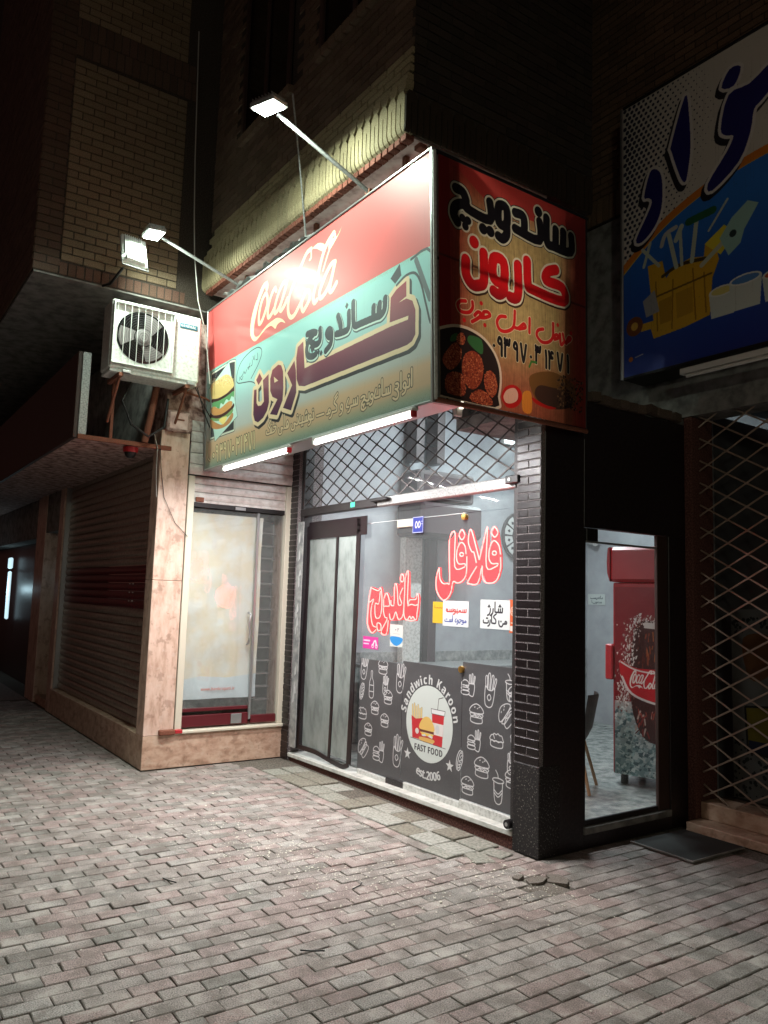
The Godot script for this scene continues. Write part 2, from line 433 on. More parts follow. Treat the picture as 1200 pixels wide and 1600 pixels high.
# Persian letters as pen strokes: u runs left from the letter's right edge, v up from the base line
const FA := {
	"alef": [0.35, [[.17,0,.17,1.5]], []],
	"alef_f": [0.45, [[0,0,.2,.04,.26,.3,.26,1.5]], []],
	"tooth_i": [0.45, [[.1,.65,.1,.1,.2,0,.45,0]], []],
	"tooth_m": [0.45, [[0,0,.45,0],[.22,.6,.22,0]], []],
	"seen_i": [0.95, [[.02,.62,.04,.1,.15,0,.95,0],[.34,.5,.34,0],[.64,.5,.64,0]], []],
	"seen_m": [1.05, [[0,0,1.05,0],[.14,.5,.14,0],[.44,.5,.44,0],[.74,.5,.74,0]], []],
	"dal": [0.55, [[.12,.8,.36,.4,.4,.04,.05,0]], []],
	"dal_f": [0.55, [[0,0,.36,0,.42,.25,.22,.8]], []],
	"reh": [0.45, [[.1,.5,.14,0,.3,-.35,.55,-.5]], []],
	"reh_f": [0.42, [[0,0,.16,.02,.2,-.15,.38,-.42,.62,-.5]], []],
	"waw": [0.6, [[.14,.02,.1,.25,.2,.45,.38,.45,.46,.2,.35,.02,.14,.02,.14,-.15,.28,-.4,.58,-.5]], []],
	"waw_f": [0.6, [[0,0,.14,.02,.1,.25,.2,.45,.38,.45,.46,.2,.35,.02,.14,.02,.14,-.15,.28,-.4,.58,-.5]], []],
	"jeem_f": [0.95, [[0,0,.35,.2],[.85,.45,.55,.55,.25,.45,.5,.15,.78,-.15,.78,-.6,.45,-.75,.1,-.6]], []],
	"jeem_i": [0.8, [[.6,.6,.15,.55,.06,.42,.42,.06,.8,0]], []],
	"feh_i": [0.7, [[.4,.05,.15,.08,.08,.35,.25,.55,.42,.35,.38,.05,.7,0]], []],
	"feh_m": [0.65, [[0,0,.3,0,.12,.25,.3,.5,.5,.25,.32,0,.65,0]], []],
	"lam_f": [1.2, [[0,0,.2,.02],[.2,1.5,.2,0,.4,-.4,.8,-.45,1.05,-.2,1.1,.15]], []],
	"lam_i": [0.5, [[.12,1.5,.12,.1,.22,0,.5,0]], []],
	"noon": [1.1, [[.1,.5,.12,-.1,.35,-.45,.75,-.4,.95,0,.95,.4]], [[.52,.35]]],
	"noon_f": [1.1, [[0,0,.1,0,.12,-.1,.35,-.45,.75,-.4,.95,0,.95,.4]], [[.52,.35]]],
	"meem_f": [0.6, [[0,0,.2,0,.15,.25,.33,.4,.5,.2,.36,-.02,.3,-.2,.34,-.8]], []],
	"meem_i": [0.7, [[.4,.05,.15,0,.08,.25,.25,.4,.42,.25,.4,0,.7,0]], []],
	"meem_m": [0.6, [[0,0,.2,.02,.18,.28,.36,.32,.4,.03,.6,0]], []],
	"kaf_i": [0.7, [[0,1.5,.55,1.05,.1,.55,.14,.02,.7,0]], []],
	"kaf_f": [1.05, [[0,0,.85,0,.98,.35],[.05,0,.08,.5,.5,.95,0,1.45]], []],
	"gaf_i": [0.7, [[0,1.4,.55,.95,.1,.5,.14,.02,.7,0],[0,1.75,.45,1.4]], []],
	"heh_i": [0.7, [[.7,0,.12,0,.05,.3,.3,.7,.5,.3,.3,.1,.12,.3]], []],
	"heh_f": [0.5, [[0,0,.2,0,.1,.3,.33,.55,.44,.2,.2,0]], []],
	"heh_m": [0.6, [[0,0,.6,0],[.3,0,.1,.3,.3,.5,.5,.3,.3,0,.15,-.3,.45,-.3,.3,0]], []],
	"yeh_f": [1.1, [[0,0,.2,.15,.45,.15,.3,-.1,.35,-.4,.8,-.45,1.03,-.1,1,.15]], []],
	"ain": [0.8, [[.5,.65,.2,.6,.15,.3,.4,.15,.58,.2],[.4,.15,.15,-.2,.2,-.6,.5,-.75,.88,-.55]], []],
	"sad_i": [1.0, [[.1,.02,.12,.25,.38,.5,.65,.35,.6,.03,.1,.02],[.6,.03,.76,.35,.8,0,1,0]], []],
	"teh_f": [1.15, [[0,0,1,0,1.08,.35]], []],
	"beh": [1.2, [[.05,.4,.1,.02,1,0,1.1,.4]], []],
	"space": [0.4, [], []],
	"dash": [1.5, [[.1,.15,1.4,.15]], []],
	"0": [0.6, [[.2,.5,.32,.62,.44,.5,.32,.38,.2,.5]], []],
	"1": [0.45, [[.25,1.1,.2,.6,.2,0]], []],
	"2": [0.6, [[.35,0,.35,.7,.4,1.1],[.4,.75,.15,.75,.1,1.1]], []],
	"3": [0.75, [[.5,0,.5,.7,.55,1.1],[.55,.8,.38,.75,.34,1.05],[.34,.8,.18,.75,.12,1.1]], []],
	"4": [0.7, [[.45,0,.45,.7,.5,1.1],[.12,1.05,.25,1.1,.3,.85,.15,.72,.45,.7]], []],
	"7": [0.7, [[.1,1.1,.32,0,.56,1.1]], []],
	"9": [0.6, [[.18,0,.2,.7,.25,1,.4,1.1,.5,.85,.38,.7,.2,.75]], []],
}
const DOTS := {"1a": [[.2,.95]], "1A": [[.3,.9]], "1b": [[.2,-.3]], "2b": [[.1,-.3],[.35,-.3]], "3b": [[.35,-.25],[.58,-.25],[.46,-.45]], "2a": [[.1,.85],[.35,.85]], "3a": [[.3,.85],[.55,.85],[.42,1.05]], "2A": [[.45,.55],[.72,.55]], "1j": [[.5,-.25]], "1J": [[.35,-.3]], "3r": [[.2,.8],[.45,.8],[.32,1.0]], "1k": [[.35,.95]], "2q": [[.2,.75],[.42,.75]], "1B": [[.55,-.35]]}

# origin is the right end of the base line, left and up are the vectors of one unit
func fa(img: Image, word: Array, origin: Vector2, left: Vector2, up: Vector2, w: float, c: Color) -> void:
	var at := 0.0
	for g in word:
		var parts: PackedStringArray = g.split(":")
		var d: Array = FA[parts[0]]
		for s in d[1]:
			var p := PackedVector2Array()
			for i in range(0, s.size(), 2):
				p.append(origin + left * (at + s[i]) + up * s[i + 1])
			stroke(img, curve(p, 4) if p.size() > 2 else p, w, c)
		var dots: Array = d[2].duplicate()
		if parts.size() > 1:
			dots.append_array(DOTS[parts[1]])
		for q in dots:
			var o: Vector2 = origin + left * (at + q[0]) + up * q[1]
			fill(img, [moved(disc(w * 0.62, 8), o)], c)
		at += d[0]

func fa_width(word: Array) -> float:
	var at := 0.0
	for g in word:
		at += FA[g.split(":")[0]][0]
	return at

const SANDWICH := ["seen_i", "alef_f", "tooth_i:1a", "dal_f", "waw", "tooth_i:2b", "jeem_f:3b"]

# ---------- printed pictures ----------
func canvas(w: int, h: int, c: Color) -> Image:
	var im := Image.create_empty(w, h, false, Image.FORMAT_RGB8)
	im.fill(c)
	return im

func c8(r: int, g: int, b: int) -> Color:
	return Color8(r, g, b)

func fa_fit(img: Image, word: Array, right: Vector2, left_end: Vector2, height: float, w: float, c: Color) -> void:
	var n := fa_width(word)
	var l := (left_end - right) / n
	var up := Vector2(-l.y, l.x).normalized() * height
	if up.y > 0:
		up = -up
	fa(img, word, right, l, up, w, c)

func draw_front_sign() -> Image:
	var im := canvas(2048, 904, c8(158, 196, 190))
	# the print runs from turquoise to grey and ends in a sand-coloured band
	var stops := [[350, c8(146, 202, 198)], [520, c8(156, 202, 200)], [640, c8(176, 192, 192)], [730, c8(184, 186, 180)], [770, c8(206, 172, 138)], [840, c8(200, 168, 134)], [880, c8(150, 160, 140)], [904, c8(128, 150, 140)]]
	for y in range(350, 904):
		for i in stops.size() - 1:
			if y >= stops[i][0] and y < stops[i + 1][0]:
				im.fill_rect(Rect2i(0, y, 2048, 1), stops[i][1].lerp(stops[i + 1][1], float(y - stops[i][0]) / (stops[i + 1][0] - stops[i][0])))
	im.fill_rect(Rect2i(0, 0, 2048, 350), c8(204, 90, 88))
	var g := RandomNumberGenerator.new()
	g.seed = 4
	for i in 9000:
		blot(im, g.randi_range(0, 2047), 350 + int(absf(g.randfn(0, 9))), c8(120, 130, 70), 0.5)
		blot(im, g.randi_range(0, 2047), 903 - int(absf(g.randfn(0, 16))), c8(90, 90, 60), 0.5)
	# soft drink lettering
	for a in LOGO_FILL:
		fill(im, [curve(pv(a), 3)], c8(240, 222, 178))
	for i in LOGO_STROKE.size():
		stroke(im, curve(pv(LOGO_STROKE[i]), 4), 10.0 if i == 7 or i == 10 else 22.0, c8(240, 222, 178))
	# photograph of a burger on a card
	for a in CARD_BLACK:
		for p in grown(pv(a), 14):
			fill(im, [p], c8(60, 66, 66))
		for p in grown(pv(a), 10):
			fill(im, [p], c8(205, 212, 196))
		fill(im, [pv(a)], c8(48, 52, 58))
	for a in CARD_WHITE:
		for p in grown(pv(a), 3):
			fill(im, [p], c8(58, 62, 62))
		fill(im, [pv(a)], c8(190, 222, 212))
	var bc := [c8(226, 196, 128), c8(70, 44, 44), c8(98, 158, 104), c8(206, 150, 92), c8(74, 44, 44), c8(120, 160, 100), c8(240, 216, 130), c8(190, 132, 82)]
	for i in BURGER.size():
		fill(im, [curve(pv(BURGER[i] + [BURGER[i][0], BURGER[i][1]]), 3)], bc[i])
	for i in 220:
		var t := g.randf()
		var p := Vector2(BURGER[0][2], BURGER[0][3]).lerp(Vector2(BURGER[0][10], BURGER[0][11]), t) + Vector2(g.randfn(0, 12), g.randfn(-10, 14))
		fill(im, [moved(disc(2.4, 6), p)], c8(244, 226, 190) if g.randf() < 0.6 else c8(176, 116, 84))
	# speech bubble
	for i in BUBBLE.size():
		stroke(im, curve(pv(BUBBLE[i]), 5), 5.0 if i < 2 else 4.0, c8(44, 52, 60))
	# the shop's name
	var names := []
	for a in NAME_FILL:
		names.append(pv(a))
	for a in NAME_NOON:
		names.append(pv(a))
	for p in names:
		for q in grown(moved(p, Vector2(14, 16)), 20):
			fill(im, [q], c8(46, 44, 50))
	for p in names:
		for q in grown(p, 20):
			fill(im, [q], c8(232, 206, 168))
	for p in names:
		fill(im, [p], c8(176, 62, 70), c8(72, 40, 70), 400, 760)
	fill(im, [pv(NAME_HOLE[0])], c8(232, 206, 168))
	for pass_ in 3:
		for i in SMALL_STROKE.size():
			var p := curve(pv(SMALL_STROKE[i]), 4)
			if pass_ == 0:
				stroke(im, moved(p, Vector2(7, 10)), 40, c8(60, 74, 76))
			elif pass_ == 1:
				stroke(im, moved(p, Vector2(4, 6)), 34, c8(196, 216, 206))
			else:
				stroke(im, p, 30, c8(36, 40, 50))
	var dd := pv(SMALL_DOT[0])
	for v in dd:
		fill(im, [moved(PackedVector2Array([Vector2(0, -15), Vector2(13, 0), Vector2(0, 15), Vector2(-13, 0)]), v)], c8(36, 40, 50))
	# lines of outlined lettering along the foot
	var words := [["alef", "tooth_i:1a", "waw_f", "alef", "ain", "space"], SANDWICH + ["space"], ["seen_i", "reh_f", "dal", "space", "waw", "space", "gaf_i", "reh_f", "meem_i", "space"], ["dash", "space"], ["tooth_i:1a", "waw_f", "seen_i:3a", "tooth_m:2b", "dal_f", "tooth_i:1a", "yeh_f", "space"], ["heh_i", "alef_f", "yeh_f", "space"], ["jeem_i:1A", "tooth_m:1a", "kaf_f"]]
	var line := []
	for w in words:
		line.append_array(w)
	var e := pv(TEXT_LINE2[0])
	fa_fit(im, line, e[0], e[1], 42, 17, c8(92, 82, 70))
	fa_fit(im, line, e[0], e[1], 42, 9, c8(222, 196, 160))
	var ph := pv(TEXT_LINES[0])
	var digits := ["1", "7", "4", "1", "3", "0", "7", "9", "3", "9", "0"]
	for k in 2:
		fa_fit(im, digits, ph[0] + Vector2(0, 40), ph[1] + Vector2(20, 40), 76, 20 if k == 0 else 11, c8(82, 80, 64) if k == 0 else c8(224, 204, 160))
	# handset drawn beside the number
	var hs := PackedVector2Array([Vector2(30, 760), Vector2(20, 800), Vector2(34, 846), Vector2(66, 866)])
	stroke(im, curve(hs, 5), 17, c8(82, 80, 64))
	stroke(im, curve(hs, 5), 9, c8(224, 204, 160))
	# dark drawing torn at the right margin
	var cm := PackedVector2Array([Vector2(1930, 360), Vector2(2048, 372), Vector2(2048, 620), Vector2(2020, 560), Vector2(1990, 470), Vector2(1955, 420), Vector2(1900, 410), Vector2(1840, 428)])
	stroke(im, curve(cm, 4), 10, c8(66, 70, 74))
	fill(im, [PackedVector2Array([Vector2(1800, 390), Vector2(1860, 352), Vector2(1870, 400), Vector2(1830, 420)])], c8(58, 60, 66))
	stroke(im, PackedVector2Array([Vector2(1960, 372), Vector2(2040, 540)]), 22, c8(96, 106, 110))
	for x in [680, 1365]:
		for y in range(0, 904):
			blot(im, x + int(2 * sin(y * 0.01)), y, c8(90, 90, 84), 0.16)
	soil(im, 9, 240, 900, c8(96, 92, 74), 0.28)
	return im

func draw_side_banner() -> Image:
	var im := canvas(1024, 1150, c8(170, 140, 80))
	var g := RandomNumberGenerator.new()
	g.seed = 21
	# printed wooden boards: sand in the middle, red towards the margins
	var n := FastNoiseLite.new()
	n.seed = 5
	n.frequency = 0.012
	for y in range(0, 1150, 2):
		for x in range(0, 1024, 2):
			var edge: float = maxf(smoothstep(300, 40, x), smoothstep(760, 1000, x)) * 0.9
			edge = maxf(edge, smoothstep(330, 0, y + x * 0.12) * 0.95)
			edge = maxf(edge, smoothstep(700, 1120, y) * 0.55)
			var s := 1.0 + 0.16 * n.get_noise_2d(x * 9.0, y * 0.35) + 0.1 * n.get_noise_2d(x * 2.0, y * 2.0)
			var c := Color8(170, 144, 94).lerp(Color8(152, 44, 38), edge)
			im.fill_rect(Rect2i(x, y, 2, 2), Color(c.r * s, c.g * s, c.b * s))
	fill(im, [PackedVector2Array([Vector2(70, 0), Vector2(1024, 0), Vector2(1024, 190), Vector2(700, 130), Vector2(330, 150)])], c8(164, 54, 48))
	fill(im, [PackedVector2Array([Vector2(0, 0), Vector2(64, 0), Vector2(72, 1150), Vector2(0, 1150)])], c8(142, 30, 30))
	# dark line painted in as the shadow of the frame bar behind
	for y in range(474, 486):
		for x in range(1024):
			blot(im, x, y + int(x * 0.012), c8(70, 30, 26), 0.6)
	soil(im, 31, 1500, 2600, c8(58, 46, 30), 0.42)
	for s in SB_BLACK:
		stroke(im, curve(pv(s), 4), 78, c8(38, 30, 30))
	for s in SB_BLACK:
		stroke(im, curve(pv(s), 4), 70, c8(190, 184, 160))
	for i in SB_DOT.size() - 1:
		for v in pv(SB_DOT[i]):
			fill(im, [moved(disc(30.0 if i == 0 else 38.0, 16), v)], c8(190, 184, 160))
	for s in SB_BLACK:
		stroke(im, curve(pv(s), 4), 50, c8(24, 22, 26))
	for i in SB_DOT.size() - 1:
		for v in pv(SB_DOT[i]):
			fill(im, [moved(disc(21.0 if i == 0 else 28.0, 16), v)], c8(24, 22, 26))
	for s in SB_RED:
		stroke(im, moved(curve(pv(s), 4), Vector2(3, 6)), 84, c8(60, 40, 30))
	for s in SB_RED:
		stroke(im, curve(pv(s), 4), 76, c8(206, 196, 170))
	for v in pv(SB_DOT[2]):
		fill(im, [moved(disc(42, 18), v)], c8(206, 196, 170))
		fill(im, [moved(disc(31, 18), v)], c8(196, 28, 30))
	for s in SB_RED:
		stroke(im, curve(pv(s), 4), 56, c8(200, 26, 30), c8(44, 18, 24), 520, 720)
	for s in SB_SCRIPT:
		stroke(im, curve(pv(s), 4), 27, c8(206, 180, 140))
	for s in SB_SCRIPT:
		stroke(im, curve(pv(s), 4), 18, c8(200, 34, 34))
	for v in pv(SB_SDOT[0]):
		fill(im, [moved(disc(11, 8), v)], c8(200, 34, 34))
	var at := pv(SB_DIGITS[0])
	var dg := ["0", "9", "3", "9", "7", "0", "3", "1", "4", "7", "1"]
	for i in at.size():
		for k in 2:
			if dg[i] == "0":
				fill(im, [moved(disc(15.0 if k == 0 else 11.0, 4), at[i])], c8(196, 178, 140) if k == 0 else c8(30, 26, 28))
			else:
				fa(im, [dg[i]], at[i] + Vector2(24, 42), Vector2(-80, 0), Vector2(0, -80), 24.0 if k == 0 else 16.0, c8(196, 178, 140) if k == 0 else c8(30, 26, 28))
	# plate of falafel
	var plate := curve(pv(SB_PLATE[0]), 3)
	for p in grown(plate, 14):
		fill(im, [p], c8(216, 196, 170))
	fill(im, [plate], c8(46, 36, 34))
	for s in SB_LEAF:
		fill(im, [curve(pv(s + [s[0], s[1]]), 3)], c8(60, 108, 62))
	for s in SB_BALLS:
		var ball := curve(pv(s + [s[0], s[1]]), 4)
		fill(im, [ball], c8(150, 66, 44))
		var box_ := Rect2(ball[0], Vector2.ZERO)
		for v in ball:
			box_ = box_.expand(v)
		for i in 500:
			var q := Vector2(g.randf_range(box_.position.x, box_.end.x), g.randf_range(box_.position.y, box_.end.y))
			if Geometry2D.is_point_in_polygon(q, ball):
				fill(im, [moved(disc(g.randf_range(2, 5), 5), q)], [c8(186, 96, 62), c8(112, 44, 34), c8(206, 124, 84), c8(164, 78, 50)][g.randi() % 4])
	for q in grown(plate, 0):
		pass
	# tomato, pepper and sandwich
	var fc := [c8(190, 34, 32), c8(226, 176, 150), c8(226, 140, 54), c8(120, 82, 44), c8(72, 50, 40), c8(186, 34, 30)]
	for i in SB_FOOD.size():
		var s: Array = SB_FOOD[i]
		fill(im, [curve(pv(s + [s[0], s[1]]), 4)], fc[i])
	for i in 260:
		var q := Vector2(g.randf_range(800, 1000), g.randf_range(900, 1070))
		fill(im, [moved(disc(g.randf_range(3, 8), 6), q)], [c8(60, 40, 34), c8(98, 70, 52), c8(130, 96, 66), c8(44, 34, 30)][g.randi() % 4])
	stroke(im, PackedVector2Array([Vector2(590, 900), Vector2(605, 870), Vector2(640, 868)]), 12, c8(60, 120, 50))
	soil(im, 33, 500, 600, c8(40, 34, 26), 0.3)
	return im

func draw_hardware_sign() -> Image:
	# 3.4 m wide, 2.5 m tall; 300 px a metre
	var im := canvas(1020, 750, c8(196, 190, 180))
	for j in range(0, 46):
		for i in range(0, 74):
			var p := Vector2(6 + i * 15 + (j % 2) * 7.5, 6 + j * 13)
			var r: float = clampf(6.6 - p.x * 0.020 - absf(p.y - 120) * 0.006, 0.0, 6.5)
			if r > 1.1:
				fill(im, [moved(disc(r, 8), p)], c8(30, 34, 60))
	# blue field with its arch
	var arch := PackedVector2Array([Vector2(0, 470), Vector2(90, 405), Vector2(180, 360), Vector2(300, 325), Vector2(430, 310), Vector2(600, 312), Vector2(800, 340), Vector2(1020, 400)])
	var rim := PackedVector2Array(); rim.append_array(curve(arch, 5)); rim.append_array([Vector2(1020, 750), Vector2(0, 750)])
	stroke(im, curve(arch, 5), 44, c8(206, 120, 40))
	stroke(im, moved(curve(arch, 5), Vector2(0, 10)), 22, c8(222, 190, 60))
	fill(im, [rim], c8(44, 112, 196), c8(26, 52, 140), 380, 740)
	# big letters: alef, zeh with its dot, alef, reh, read from the right
	var letters := [
		[40,385,75,330,90,300,80,285,66,276,84,218,100,214,116,232,122,270,118,330,96,372,58,398],
		[150,168,190,60,200,100,204,200,196,262,188,288,174,268,150,190],
		[250,320,300,262,318,230,300,220,286,196,308,120,360,120,420,96,430,140,390,176,370,190,360,240,330,300,262,342],
		[290,92,312,56,340,66,322,104],
		[470,40,520,0,560,0,560,160,520,250,486,240,500,150],
		[640,20,690,10,700,260,650,290]]
	for k in 3:
		for a in letters:
			var p := curve(pv(a + [a[0], a[1]]), 3)
			if k == 0:
				for q in grown(moved(p, Vector2(-9, 12)), 9):
					fill(im, [q], c8(30, 28, 36))
			elif k == 1:
				for q in grown(p, 8):
					fill(im, [q], c8(206, 202, 196))
			else:
				fill(im, [p], c8(32, 30, 100))
	# a yellow tool bag with tools, tins of paint, tape
	var bag := PackedVector2Array([Vector2(76, 470), Vector2(120, 470), Vector2(130, 520), Vector2(150, 500), Vector2(200, 490), Vector2(236, 500), Vector2(240, 470), Vector2(262, 460), Vector2(276, 520), Vector2(258, 560), Vector2(250, 650), Vector2(180, 662), Vector2(92, 668), Vector2(84, 640), Vector2(54, 640), Vector2(60, 620), Vector2(92, 620)])
	fill(im, [bag], c8(206, 160, 40))
	for fold in [[100, 520, 104, 650], [150, 530, 146, 655], [206, 520, 212, 650], [236, 540, 240, 640]]:
		stroke(im, PackedVector2Array([Vector2(fold[0], fold[1]), Vector2(fold[2], fold[3])]), 4, c8(150, 110, 24))
	fill(im, [PackedVector2Array([Vector2(108, 575), Vector2(146, 570), Vector2(144, 634), Vector2(112, 636)])], c8(176, 132, 30))
	fill(im, [PackedVector2Array([Vector2(158, 568), Vector2(204, 564), Vector2(206, 630), Vector2(160, 634)])], c8(184, 140, 34))
	stroke(im, curve(PackedVector2Array([Vector2(120, 512), Vector2(170, 498), Vector2(240, 506)]), 4), 9, c8(70, 56, 30))
	stroke(im, PackedVector2Array([Vector2(96, 560), Vector2(256, 548)]), 5, c8(110, 82, 24))
	fill(im, [PackedVector2Array([Vector2(238, 470), Vector2(290, 440), Vector2(320, 470), Vector2(280, 510)])], c8(222, 206, 60))
	for t in [[60, 420, 110, 480, 9], [64, 468, 84, 410, 9], [140, 410, 160, 500, 12], [172, 410, 176, 500, 9], [218, 400, 204, 500, 12], [230, 520, 320, 460, 12], [250, 440, 300, 380, 6], [160, 430, 176, 400, 14]]:
		stroke(im, PackedVector2Array([Vector2(t[0], t[1]), Vector2(t[2], t[3])]), t[4], c8(180, 190, 170))
	stroke(im, curve(PackedVector2Array([Vector2(118, 430), Vector2(130, 404), Vector2(160, 396)]), 4), 12, c8(178, 178, 168))
	stroke(im, PackedVector2Array([Vector2(196, 396), Vector2(262, 392)]), 20, c8(40, 92, 60))
	fill(im, [PackedVector2Array([Vector2(278, 470), Vector2(310, 430), Vector2(350, 404), Vector2(376, 420), Vector2(340, 470), Vector2(330, 500), Vector2(300, 520)])], c8(150, 190, 180))
	fill(im, [moved(disc(9, 12), Vector2(312, 470))], c8(40, 60, 60))
	for t in [[282, 600, 34, 62, c8(210, 200, 120)], [340, 590, 40, 70, c8(80, 130, 190)], [420, 600, 40, 60, c8(200, 90, 60)]]:
		fill(im, [PackedVector2Array([Vector2(t[0] - t[2], t[1]), Vector2(t[0] + t[2], t[1]), Vector2(t[0] + t[2] * 0.85, t[1] + t[3]), Vector2(t[0] - t[2] * 0.85, t[1] + t[3])])], c8(196, 206, 200))
		fill(im, [moved(disc(t[2], 16, 13), Vector2(t[0], t[1]))], c8(214, 220, 214))
		fill(im, [moved(disc(t[2] - 6, 16, 9), Vector2(t[0], t[1]))], t[4])
	fill(im, [moved(disc(26, 20), Vector2(34, 620))], c8(120, 66, 30))
	fill(im, [moved(disc(11, 14), Vector2(34, 620))], c8(206, 160, 60))
	fill(im, [PackedVector2Array([Vector2(60, 560), Vector2(96, 540), Vector2(110, 600), Vector2(70, 606)])], c8(150, 150, 150))
	fill(im, [moved(disc(7, 10), Vector2(22, 706))], c8(190, 110, 40))
	stroke(im, PackedVector2Array([Vector2(36, 704), Vector2(60, 700)]), 3, c8(160, 160, 170))
	soil(im, 41, 300, 900, c8(70, 60, 50), 0.3)
	return im

const WHITE := Color(0.9, 0.9, 0.9)

func pen(im: Image, o: Vector2, s: float, rot: float, lines: Array, w := 5.0) -> void:
	for l in lines:
		var p := PackedVector2Array()
		for i in range(0, l.size(), 2):
			p.append(o + Vector2(l[i], -l[i + 1]).rotated(rot) * s)
		stroke(im, curve(p, 4) if p.size() > 2 else p, w, c8(206, 206, 206))

const ICON := {
	"burger": [[-.9,.1,-.8,.6,0,.95,.8,.6,.9,.1,-.9,.1],[-.95,-.05,-.5,.02,0,-.12,.5,.02,.95,-.05,.8,-.25,.45,-.12,.1,-.32,-.3,-.15,-.7,-.3,-.95,-.05],[-.85,-.35,.85,-.35],[-.85,-.45,-.8,-.8,0,-.92,.8,-.8,.85,-.45],[-.3,.6,-.2,.65],[.1,.5,.2,.55],[.35,.65,.45,.68]],
	"fries": [[-.45,.15,-.32,-1,.32,-1,.45,.15,.2,0,0,-.04,-.2,0,-.45,.15],[-.4,.1,-.5,.75,-.32,.8,-.25,.05],[-.18,0,-.25,.95,-.06,.97,-.03,0],[.05,0,.1,.9,.28,.88,.2,0],[.3,.05,.42,.78,.56,.72,.42,.1],[0,-.3,.18,-.5,0,-.7,-.18,-.5,0,-.3]],
	"hotdog": [[-.35,-.9,-.5,-.4,-.45,.3,-.2,.85,.05,.95,.15,.7],[-.15,-.95,.2,-.5,.35,.2,.3,.8,.15,.95,-.1,.6,-.25,.1,-.3,-.5,-.15,-.95],[-.2,-.7,.1,-.55,-.15,-.4,.2,-.25,-.1,-.05,.25,.15,0,.35,.25,.55]],
	"sub": [[-1,0,-.9,.5,-.6,.6,-.4,.75,-.1,.65,.2,.78,.5,.62,.8,.6,1,.2,.95,-.05,-1,0],[-1,-.1,-.7,0,-.4,-.15,-.1,0,.3,-.15,.7,0,1,-.12],[-1,-.2,-.95,-.6,-.4,-.75,.5,-.75,.95,-.6,1,-.2],[-.55,.6,-.35,.2]],
	"combo": [[-.9,-.05,-.8,.25,-.4,.4,0,.25,.05,-.05,-.9,-.05],[-.95,-.15,-.5,-.08,-.1,-.2,.1,-.1],[-.9,-.3,.05,-.3,0,-.5,-.85,-.5,-.9,-.3],[-.9,-.6,-.85,-.9,0,-.9,.1,-.6,-.9,-.6],[.15,-.9,.7,-.95,.85,.1,.1,.1],[.2,.1,.15,.8,.3,.85,.38,.1],[.45,.1,.5,.95,.65,.93,.6,.1],[.7,.1,.85,.8,.95,.7,.8,.1]],
	"cup": [[-.42,.3,-.3,-1,.3,-1,.42,.3],[-.5,.3,0,.2,.5,.3,.45,.45,0,.52,-.45,.45,-.5,.3],[0,.5,-.05,.75,-.25,1],[-.36,-.3,0,-.5,.36,-.2],[-.34,-.5,0,-.7,.34,-.4]],
	"bottle": [[-.1,1,.1,1,.1,.5,.28,.1,.28,-1,-.28,-1,-.28,.1,-.1,.5,-.1,1],[-.28,-.1,.28,-.1],[-.28,-.6,.28,-.6]],
	"star": [[0,1,.25,.3,.95,.3,.4,-.12,.6,-.8,0,-.4,-.6,-.8,-.4,-.12,-.95,.3,-.25,.3,0,1]],
}

# film on the shop window: 512 px a metre, from x0 to x1 and from y0 to y1 (metres)
func draw_film(x0: float, x1: float, y0: float, y1: float) -> Image:
	var k := 640.0
	var im := canvas(int((x1 - x0) * k), int((y1 - y0) * k), c8(92, 92, 95))
	var n := FastNoiseLite.new()
	n.seed = 8
	n.frequency = 0.004
	for y in range(0, im.get_height(), 4):
		for x in range(0, im.get_width(), 4):
			var v := 0.325 + 0.03 * n.get_noise_2d(x * 0.6, y * 1.6)
			im.fill_rect(Rect2i(x, y, 4, 4), Color(v, v, v * 1.02))
	for ic in ICONS:
		var o := Vector2((ic[1] * 0.001 - x0) * k, (y1 - ic[2] * 0.001) * k)
		if o.x < -60 or o.x > im.get_width() + 60:
			continue
		var s: float = ic[3] * 0.001 * k
		match ic[0]:
			"burger": pen(im, o, s, 0.0, ICON.burger)
			"tilt": pen(im, o, s, -0.9, ICON.burger)
			"fries": pen(im, o, s, 0.12, ICON.fries)
			"hotdog": pen(im, o, s, 0.1, ICON.hotdog)
			"sub": pen(im, o, s, 0.0, ICON.sub)
			"combo": pen(im, o, s, 0.0, ICON.combo)
			"cup": pen(im, o, s, 0.0, ICON.cup)
			"bottle": pen(im, o, s, 0.0, ICON.bottle)
	soil(im, 61, 60, 900, c8(150, 150, 146), 0.4)
	return im

